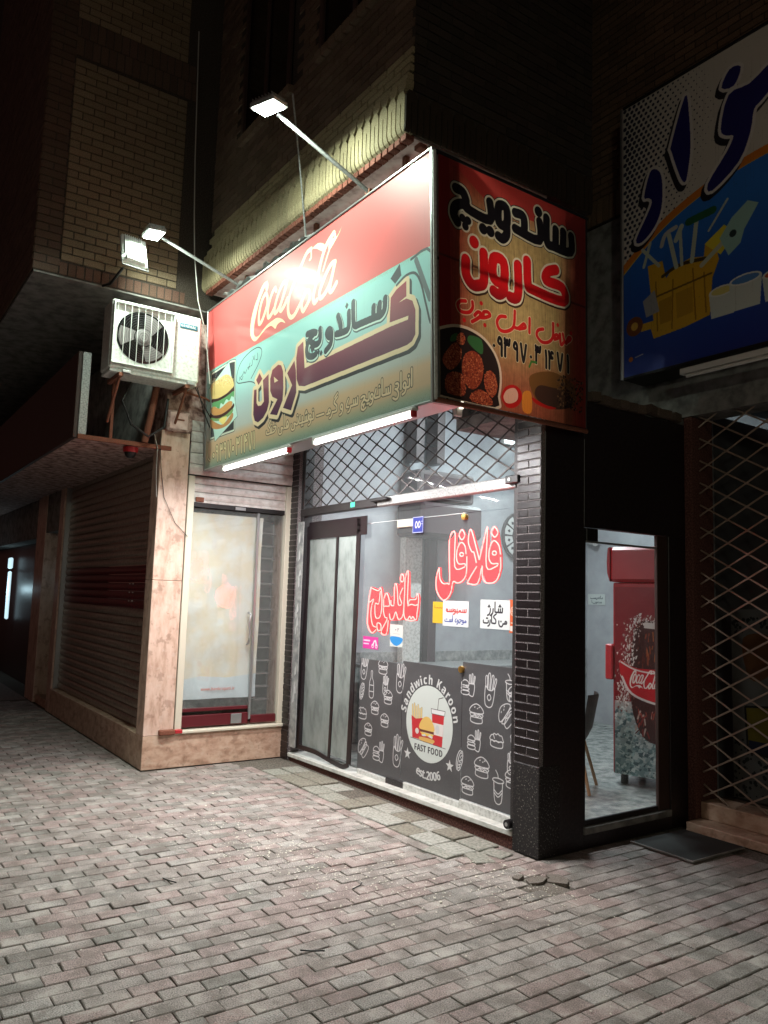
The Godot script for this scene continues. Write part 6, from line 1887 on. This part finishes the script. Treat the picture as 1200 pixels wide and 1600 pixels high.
func neighbour_details() -> void:
	var r := thing("roller_shutter", "closed ribbed roller shutter with a dark red band on the marble building", "shutter", Vector3(-6.0, 0.335, 1.43))
	var sm := slat_mesh(3.86, 0.094)
	for k in 31:
		var y := k * 0.094
		var red := y > 1.20 and y < 1.62
		put(r, "slat", sm, M.shutter_red if red else M.shutter_grey, Vector3(0, y, 0))
	box(r, "side_rail", Vector3(1.935, 0, -0.03), Vector3(1.99, 2.95, 0.075), M.aluminium)
	box(r, "side_rail", Vector3(-1.99, 0, -0.03), Vector3(-1.935, 2.95, 0.075), M.aluminium)
	for k in 3:
		for j in 2:
			put(r, "vent_hole", box_mesh(Vector3(0.03, 0.012, 0.004)), M.white_plastic, Vector3(1.15 + j * 0.12, 1.30 + k * 0.094, 0.018))
	# glazed door with its rolled-up shutter
	var b := thing("window_shutter", "rolled-up white slatted shutter above the neighbour's glass door", "shutter", Vector3(WB, 2.70, 0.59))
	var bs := slat_mesh(1.25, 0.115)
	for k in 5:
		put(b, "slat", bs, M.shutter_white, Vector3(0.004, 0.275 + k * 0.115, 0.0), Vector3(0, PI / 2, 0))
	var b2 := slat_mesh(1.09, 0.085)
	for k in 3:
		put(b, "slat", b2, M.shutter_white, Vector3(-0.05, 0.018 + k * 0.085, 0.005), Vector3(0, PI / 2, 0))
	box(b, "bottom_bar", Vector3(-0.06, -0.055, -0.55), Vector3(-0.028, 0.017, 0.56), M.shutter_white)
	box(b, "lock", Vector3(-0.027, -0.005, 0.44), Vector3(-0.01, 0.045, 0.53), M.rust_paint, 0.004)
	var d := thing("glass_door", "neighbour's glass door in a cream frame with a faded sheet behind it", "door", Vector3(WB, 0.33, 0.6))
	box(d, "jamb", Vector3(-0.08, 0.03, 0.545), Vector3(0.006, 2.63, 0.615), M.cream_frame)
	box(d, "jamb", Vector3(-0.08, 0.03, -0.62), Vector3(0.006, 2.63, -0.535), M.cream_frame)
	box(d, "sill", Vector3(-0.10, 0.0, -0.62), Vector3(0.035, 0.03, 0.64), M.cream_frame, 0.006)
	box(d, "pane", Vector3(-0.056, 0.22, -0.20), Vector3(-0.05, 2.30, 0.53), M.glass_door, 0.0)
	box(d, "pane", Vector3(-0.056, 0.10, -0.53), Vector3(-0.05, 2.30, -0.235), M.glass_door, 0.0)
	box(d, "stile", Vector3(-0.07, 0.09, -0.233), Vector3(-0.035, 2.31, -0.205), M.aluminium)
	box(d, "head_rail", Vector3(-0.08, 2.31, -0.53), Vector3(-0.02, 2.36, 0.54), M.dark_iron)
	box(d, "head_plate", Vector3(-0.019, 2.315, -0.05), Vector3(-0.012, 2.35, 0.07), M.aluminium, 0.002)
	box(d, "kick_rail", Vector3(-0.08, 0.05, -0.20), Vector3(-0.03, 0.165, 0.54), M.maroon_frame)
	box(d, "kick_rail", Vector3(-0.08, 0.20, -0.20), Vector3(-0.04, 0.235, 0.54), M.maroon_frame)
	box(d, "kick_rail", Vector3(-0.08, 0.05, -0.53), Vector3(-0.03, 0.13, -0.236), M.maroon_frame)
	box(d, "lock_box", Vector3(-0.029, 0.06, -0.12), Vector3(-0.015, 0.16, 0.0), M.aluminium, 0.003)
	tube(d, "handle", [Vector3(-0.04, 0.88, -0.15), Vector3(0.0, 0.9, -0.15), Vector3(0.01, 1.0, -0.16), Vector3(0.0, 1.1, -0.15), Vector3(0.012, 1.2, -0.16), Vector3(-0.04, 1.22, -0.15)], 0.013, M.aluminium)
	box(d, "bolt", Vector3(-0.02, 0.0, 0.62), Vector3(0.05, 0.05, 0.78), M.rust_paint, 0.008)
	box(d, "bolt_end", Vector3(-0.01, 0.005, 0.54), Vector3(0.04, 0.045, 0.619), M.red_plastic, 0.006)
	var hb := thing("faded_sheet", "faded yellowish sheet with a web address hanging behind the neighbour's glass", "banner", Vector3(WB - 0.09, 0.65, 0.72))
	var st := begin()
	var nz := FastNoiseLite.new()
	nz.seed = 14
	nz.frequency = 1.1
	var n := 14
	for i in n:
		for j in n * 2:
			var q := []
			for e in [[i, j], [i + 1, j], [i + 1, j + 1], [i, j + 1]]:
				var u: float = float(e[0]) / n; var v: float = float(e[1]) / (n * 2)
				q.append([Vector3((u - 0.5) * 0.84, v * 1.94, 0.03 * nz.get_noise_2d(u * 1.5, v * 2.5) + 0.006 * sin(u * 9 + v * 3) + 0.004 * sin(u * 3 + v * 17)), Vector2(u, 1.0 - v)])
			for k in [0, 2, 1, 0, 3, 2]:
				st.set_uv(q[k][1]); st.add_vertex(q[k][0])
	st.generate_normals()
	put(hb, "cloth", st.commit(), printed("sheet_print", draw_banner_old(), 0.7), Vector3.ZERO, Vector3(0, PI / 2, 0))
	flat_text_turned(hb, "www.bankrapati.ir", Vector3(0.022, 0.10, 0.02), 0.042, plain("web_red", c8(196, 120, 110), 0.6))
	# stacked glass shelves to the right of the sheet
	var sh := thing("louvre_stack", "stack of dark shelves behind the narrow pane of the neighbour's door", "shelves", Vector3(WB - 0.14, 0.6, 0.22))
	for k in 14:
		box(sh, "shelf", Vector3(-0.06, k * 0.14, -0.10), Vector3(0.02, k * 0.14 + 0.012, 0.08), M.hood_grey, 0.003)
		box(sh, "slot", Vector3(-0.07, k * 0.14 + 0.021, -0.10), Vector3(-0.05, k * 0.14 + 0.139, 0.08), M.black_plastic, 0.0)
	# air conditioner
	var a := thing("air_conditioner", "white outdoor air conditioner unit with round fan beside the sign", "air conditioner", Vector3(-3.62, 3.84, 1.755))
	var ac := a
	box(ac, "casing", Vector3(-0.14, 0.0, -0.445), Vector3(0.16, 0.68, 0.445), M.white_enamel, 0.018)
	box(ac, "base_pan", Vector3(-0.14, -0.03, -0.43), Vector3(0.15, -0.001, 0.43), M.white_enamel, 0.006)
	put(ac, "fan_well", prism(disc(0.255, 40), 0.0, 0.003), M.window_dark, Vector3(0.161, 0.345, 0.14), Vector3(0, PI / 2, 0))
	for k in 3:
		var bl := PackedVector2Array()
		for i in 7:
			bl.append(Vector2.from_angle(0.2 + 0.14 * i) * 0.235)
		for i in 5:
			bl.append(Vector2.from_angle(0.9 - 0.25 * i) * 0.09)
		put(ac, "fan_blade", prism(bl, 0.0, 0.003), M.hood_grey, Vector3(0.166, 0.345, 0.14), Vector3(0, PI / 2, 0.5 + TAU * k / 3)).rotation_order = EULER_ORDER_YXZ
	put(ac, "fan_hub", lathe([Vector2(0.085, 0), Vector2(0.08, 0.015), Vector2(0.05, 0.022), Vector2(0, 0.024)], 20), M.hood_grey, Vector3(0.168, 0.345, 0.14), Vector3(0, 0, -PI / 2))
	for k in 9:
		tube(ac, "grille_wire", [Vector3(0.196, 0.06, -0.12 + k * 0.065), Vector3(0.196, 0.63, -0.12 + k * 0.065)], 0.003, M.white_plastic, 5)
	for rr in range(1, 13):
		var ring := []
		for i in 29:
			ring.append(Vector3(0.193, 0.345 + sin(TAU * i / 28) * rr * 0.0215, 0.14 + cos(TAU * i / 28) * rr * 0.0215))
		tube(ac, "grille_ring", ring, 0.0015, M.dark_iron, 4)
	for e in [[0.045, 0.055, -0.15, 0.43], [0.635, 0.645, -0.15, 0.43]]:
		box(ac, "grille_frame", Vector3(0.161, e[0], e[2]), Vector3(0.198, e[1], e[3]), M.white_enamel, 0.002)
	for z in [-0.155, 0.43]:
		box(ac, "grille_frame", Vector3(0.161, 0.045, z - 0.005), Vector3(0.198, 0.645, z + 0.005), M.white_enamel, 0.002)
	box(ac, "badge", Vector3(0.161, 0.535, -0.40), Vector3(0.165, 0.585, -0.22), plain("badge_teal", c8(30, 106, 126), 0.4), 0.002)
	flat_text_turned(ac, "GENERAL", Vector3(0.167, 0.56, -0.305), 0.036, M.letter_white)
	for z in [-0.33, 0.33]:
		box(ac, "bracket", Vector3(-0.22, -0.07, z - 0.02), Vector3(0.18, -0.031, z + 0.02), M.rust_paint, 0.003)
		tube(ac, "brace", [Vector3(-0.2, -0.45, z), Vector3(0.14, -0.07, z)], 0.014, M.rust_paint, 6)
	for z in [0.28, -0.36]:
		box(ac, "foot", Vector3(0.14, -0.032, z - 0.04), Vector3(0.19, -0.005, z + 0.04), M.aluminium, 0.003)
	# dome camera under the canopy
	var dc := thing("dome_camera", "small red dome camera under the canopy of the marble building", "camera", Vector3(-3.95, 3.19, 1.80))
	put(dc, "base", lathe([Vector2(0, -0.05), Vector2(0.07, -0.05), Vector2(0.075, 0.0), Vector2(0, 0.0)], 20), M.red_plastic)
	put(dc, "dome", lathe([Vector2(0, -0.11), Vector2(0.03, -0.105), Vector2(0.05, -0.085), Vector2(0.06, -0.051)], 20), M.black_plastic)
	# doorway, lit lamps and dark glass farther down the street
	var dw := thing("far_doorway", "dark glazed doorway past the roller shutter", "door", Vector3(-8.65, 0, 1.2))
	box(dw, "pane", Vector3(-0.43, 0.1, 0.0), Vector3(0.43, 2.55, 0.01), M.window_dark, 0.0)
	box(dw, "frame", Vector3(0.36, 0.0, 0.011), Vector3(0.44, 2.6, 0.08), M.frame_brown)
	box(dw, "frame", Vector3(-0.44, 0.0, 0.011), Vector3(-0.36, 2.6, 0.08), M.frame_brown)
	box(dw, "step", Vector3(-0.43, 0.0, 0.02), Vector3(0.35, 0.12, 0.3), M.travertine_plinth)
	var sh2 := thing("lit_shade", "pale lit lamp shade glowing in the far doorway", "lamp", Vector3(-8.42, 1.75, 1.23))
	put(sh2, "shade", prism(PackedVector2Array([Vector2(-0.24, 0), Vector2(0.16, 0), Vector2(0.15, 0.2), Vector2(0.12, 0.31), Vector2(-0.05, 0.31), Vector2(-0.13, 0.26)]), 0.0, 0.05), M.far_glow)
	box(sh2, "rib", Vector3(-0.01, 0.0, 0.051), Vector3(0.0, 0.3, 0.055), M.dark_iron, 0.0)
	var fs := thing("far_shop", "dark shop front at the far left end of the street", "building", Vector3(-12, 0, 1.4))
	box(fs, "wall", Vector3(-6, 0, -1.0), Vector3(2.49, 3.19, -0.2), M.black_stone, 0.0)
	box(fs, "pier", Vector3(2.2, 0, -0.19), Vector3(2.49, 3.19, 0.12), M.travertine, 0.0)
	box(fs, "lintel", Vector3(-6, 2.55, -0.19), Vector3(2.19, 3.19, 0.1), M.render_grey, 0.0)
	var fl := thing("far_lamp", "upright white tube lamp glowing at the far left edge", "lamp", Vector3(-13.2, 1.1, 1.30))
	box(fl, "tube", Vector3(-0.1, 0, 0), Vector3(0.06, 0.95, 0.05), M.far_glow, 0.02)
	box(fl, "head", Vector3(-0.12, 1.0, 0), Vector3(0.12, 1.22, 0.06), M.far_glow, 0.02)
	var li := OmniLight3D.new()
	li.name = "lamp_glow"
	li.light_energy = 0.15
	li.light_color = Color(0.8, 0.95, 1)
	li.shadow_enabled = true
	li.omni_range = 15.0
	li.omni_attenuation = 2.0
	fl.add_child(li)
	li.position = Vector3(0, 0.6, 0.3)

func flat_text_turned(parent: Node3D, t: String, at: Vector3, h: float, m: Material) -> void:
	put(parent, "lettering", text_mesh(t, h), m, at, Vector3(0, PI / 2, 0))

# ---------- cables and litter ----------
func clutter() -> void:
	var rod := thing("hanging_rod", "thin iron rod rising from the top of the sign", "rod", Vector3(-1.69, 4.75, 1.10))
	tube(rod, "shaft", [Vector3(0, -0.02, 0), Vector3(0.195, 0.48, 0.19), Vector3(0.385, 0.965, 0.385)], 0.008, M.galvanised, 6)
	var cw := thing("white_cable", "white cable hanging down past the air conditioner", "cable", Vector3(-3.5, 7.6, 1.42))
	tube(cw, "cable", [Vector3(0, 0, 0.09), Vector3(0.0, -1.41, 0.05), Vector3(-0.01, -2.0, 0.02), Vector3(0.0, -2.43, -0.005), Vector3(0.0, -2.89, -0.07), Vector3(0.0, -3.21, -0.17), Vector3(0.0, -3.73, -0.245)], 0.0065, M.cable_white, 6)
	var cb := thing("black_cables", "loop of dark pipe and cables under the air conditioner", "cable", Vector3(-3.75, 3.7, 1.6))
	tube(cb, "loop", [Vector3(0.02, 0.1, 0.3), Vector3(0.04, -0.1, 0.38), Vector3(0.04, -0.32, 0.28), Vector3(0.04, -0.42, 0.1), Vector3(0.04, -0.3, -0.05), Vector3(0.02, 0.0, -0.08)], 0.014, M.cable_black, 8)
	tube(cb, "wire", [Vector3(0.1, 0.15, -0.35), Vector3(0.14, -0.1, -0.42), Vector3(0.12, -0.25, -0.5)], 0.006, M.cable_black, 6)
	tube(cb, "wire", [Vector3(0.1, 0.2, -0.3), Vector3(0.2, 0.0, -0.36), Vector3(0.1, -0.2, -0.55)], 0.006, M.cable_black, 6)
	tube(cb, "pipe", [Vector3(0.05, 0.1, -0.2), Vector3(0.1, 0.05, -0.45), Vector3(0.06, 0.0, -0.6)], 0.012, M.rust_paint, 6)
	var jb := thing("junction_box", "old metal box fixed to the pink wall under the air conditioner", "box", Vector3(WB + 0.03, 3.48, 1.38))
	box(jb, "case", Vector3(-0.02, -0.09, -0.11), Vector3(0.05, 0.12, 0.12), M.render_dirty, 0.01)
	box(jb, "lid", Vector3(0.051, -0.07, -0.09), Vector3(0.058, 0.10, 0.10), M.render_pink, 0.004)
	box(jb, "latch", Vector3(0.059, 0.02, -0.05), Vector3(0.066, 0.035, 0.03), M.rust_paint, 0.002)
	var w2 := thing("slack_wire", "thin wire drooping across the marble corner pillar", "cable", Vector3(WB + 0.012, 3.3, 1.5))
	tube(w2, "wire", [Vector3(0.01, 0.0, 0.05), Vector3(0.005, -0.3, 0.02), Vector3(0.006, -0.6, -0.03), Vector3(0.006, -0.85, -0.16), Vector3(0.008, -0.98, -0.30)], 0.0035, M.cable_black, 5)
	tube(w2, "wire", [Vector3(0.02, 0.05, 0.12), Vector3(0.01, -0.1, 0.07), Vector3(0.015, -0.35, 0.07), Vector3(0.01, -0.6, 0.05)], 0.005, M.cable_white, 5)
	# mat on the ground at the side
	var mt := thing("door_mat", "flat dark mat lying on the ground below the side window", "mat", Vector3(0.33, 0.006, -1.2))
	box(mt, "mat", Vector3(-0.25, 0, -0.32), Vector3(0.25, 0.012, 0.31), M.mat_rubber, 0.004)
	box(mt, "edge", Vector3(-0.256, 0, 0.311), Vector3(0.262, 0.014, 0.322), M.render_grey, 0.002)
	box(mt, "edge", Vector3(0.251, 0, -0.32), Vector3(0.262, 0.014, 0.31), M.render_grey, 0.002)
	# broken paver pieces and dust in the hole by the pillar
	for e in [[0.36, 0.20, 0.10, 0.4, "flat broken stone lying in the hole by the pillar"], [0.30, 0.34, 0.075, 1.2, "small broken stone left of the larger one by the pillar"], [0.20, 0.40, 0.05, 2.0, "smallest stone chip beside the pillar foot"]]:
		var s := thing("broken_stone", e[4], "stone", Vector3(e[0], 0.006, e[1]), "broken stones by the pillar")
		var p := PackedVector2Array()
		for i in 7:
			p.append(Vector2.from_angle(TAU * (i + rng.randf_range(-0.3, 0.3)) / 7) * e[2] * rng.randf_range(0.55, 1.1) * Vector2(1.0, 0.75))
		put(s, "stone", prism(p, -0.016, 0.010), M.rubble, Vector3(0, 0.006, 0), Vector3(-PI / 2 + 0.12, 0, e[3]))
	var bed := begin()
	var ring := []
	for i in 20:
		ring.append(Vector2.from_angle(TAU * i / 20) * 0.2 * rng.randf_range(0.75, 1.2))
	for i in 20:
		var a: Vector2 = ring[i]; var b: Vector2 = ring[(i + 1) % 20]
		for v in [Vector3(0, 0.012, 0), Vector3(b.x, -0.012, b.y), Vector3(a.x, -0.012, a.y)]:
			bed.set_uv(Vector2.ZERO); bed.add_vertex(v)
	bed.generate_normals()
	var dirt := put(self, "loose_dirt", bed.commit(), M.rubble, Vector3(0.31, 0, 0.30))
	dirt.set_meta("kind", "stuff"); dirt.set_meta("label", "loose dirt in the hole by the black pillar"); dirt.set_meta("category", "dirt")
	# crumbs of mortar and litter strewn over the pavers
	var st := begin()
	var g := RandomNumberGenerator.new()
	g.seed = 77
	for i in 1500:
		var t := g.randf()
		var c := Vector2(-1.75, 1.75).lerp(Vector2(0.1, 1.1), t) + Vector2(g.randfn(0, 0.42), g.randfn(0, 0.28))
		if i > 1000:
			c = Vector2(0.25, 0.45) + Vector2(g.randfn(0, 0.3), g.randfn(0, 0.22))
		if i > 1350:
			c = Vector2(g.randf_range(-3.5, 2.0), g.randf_range(0.7, 3.0))
		var s := g.randf_range(0.002, 0.007)
		if g.randf() < 0.03:
			s *= 1.8
		if not paved(c.x, c.y):
			continue
		var p := Vector3(c.x, 0.004, c.y)
		var a := g.randf() * TAU
		var q := []
		for k in 4:
			q.append(p + Vector3(cos(a + k * 1.6) * s * g.randf_range(0.6, 1.6), 0, sin(a + k * 1.6) * s))
		var top := p + Vector3(0, s * 0.6, 0)
		for k in 4:
			for v in [top, q[k], q[(k + 1) % 4]]:
				st.set_uv(Vector2.ZERO); st.add_vertex(v)
	st.generate_normals()
	var cr := put(self, "mortar_crumbs", st.commit(), M.crumb)
	cr.set_meta("kind", "stuff"); cr.set_meta("label", "pale crumbs scattered over the pavers before the shop"); cr.set_meta("category", "litter")
	# dead leaves and twigs
	for e in [[0.42, 2.02, 0.9, "dark curled leaf on the pavers left of centre"], [-0.85, 2.3, 0.3, "thin twig on the pavers towards the left"], [-0.2, 1.35, 2.0, "bent twig on the pale pavers in front of the shop"]]:
		var l := thing("leaf_litter", e[3], "leaf", Vector3(e[0], 0.008, e[1]), "leaves and twigs on the pavement")
		tube(l, "twig", [Vector3(-0.06, 0, 0).rotated(Vector3.UP, e[2]), Vector3(0, 0.006, 0.015).rotated(Vector3.UP, e[2]), Vector3(0.06, 0, -0.01).rotated(Vector3.UP, e[2])], 0.004, M.cable_black, 5)
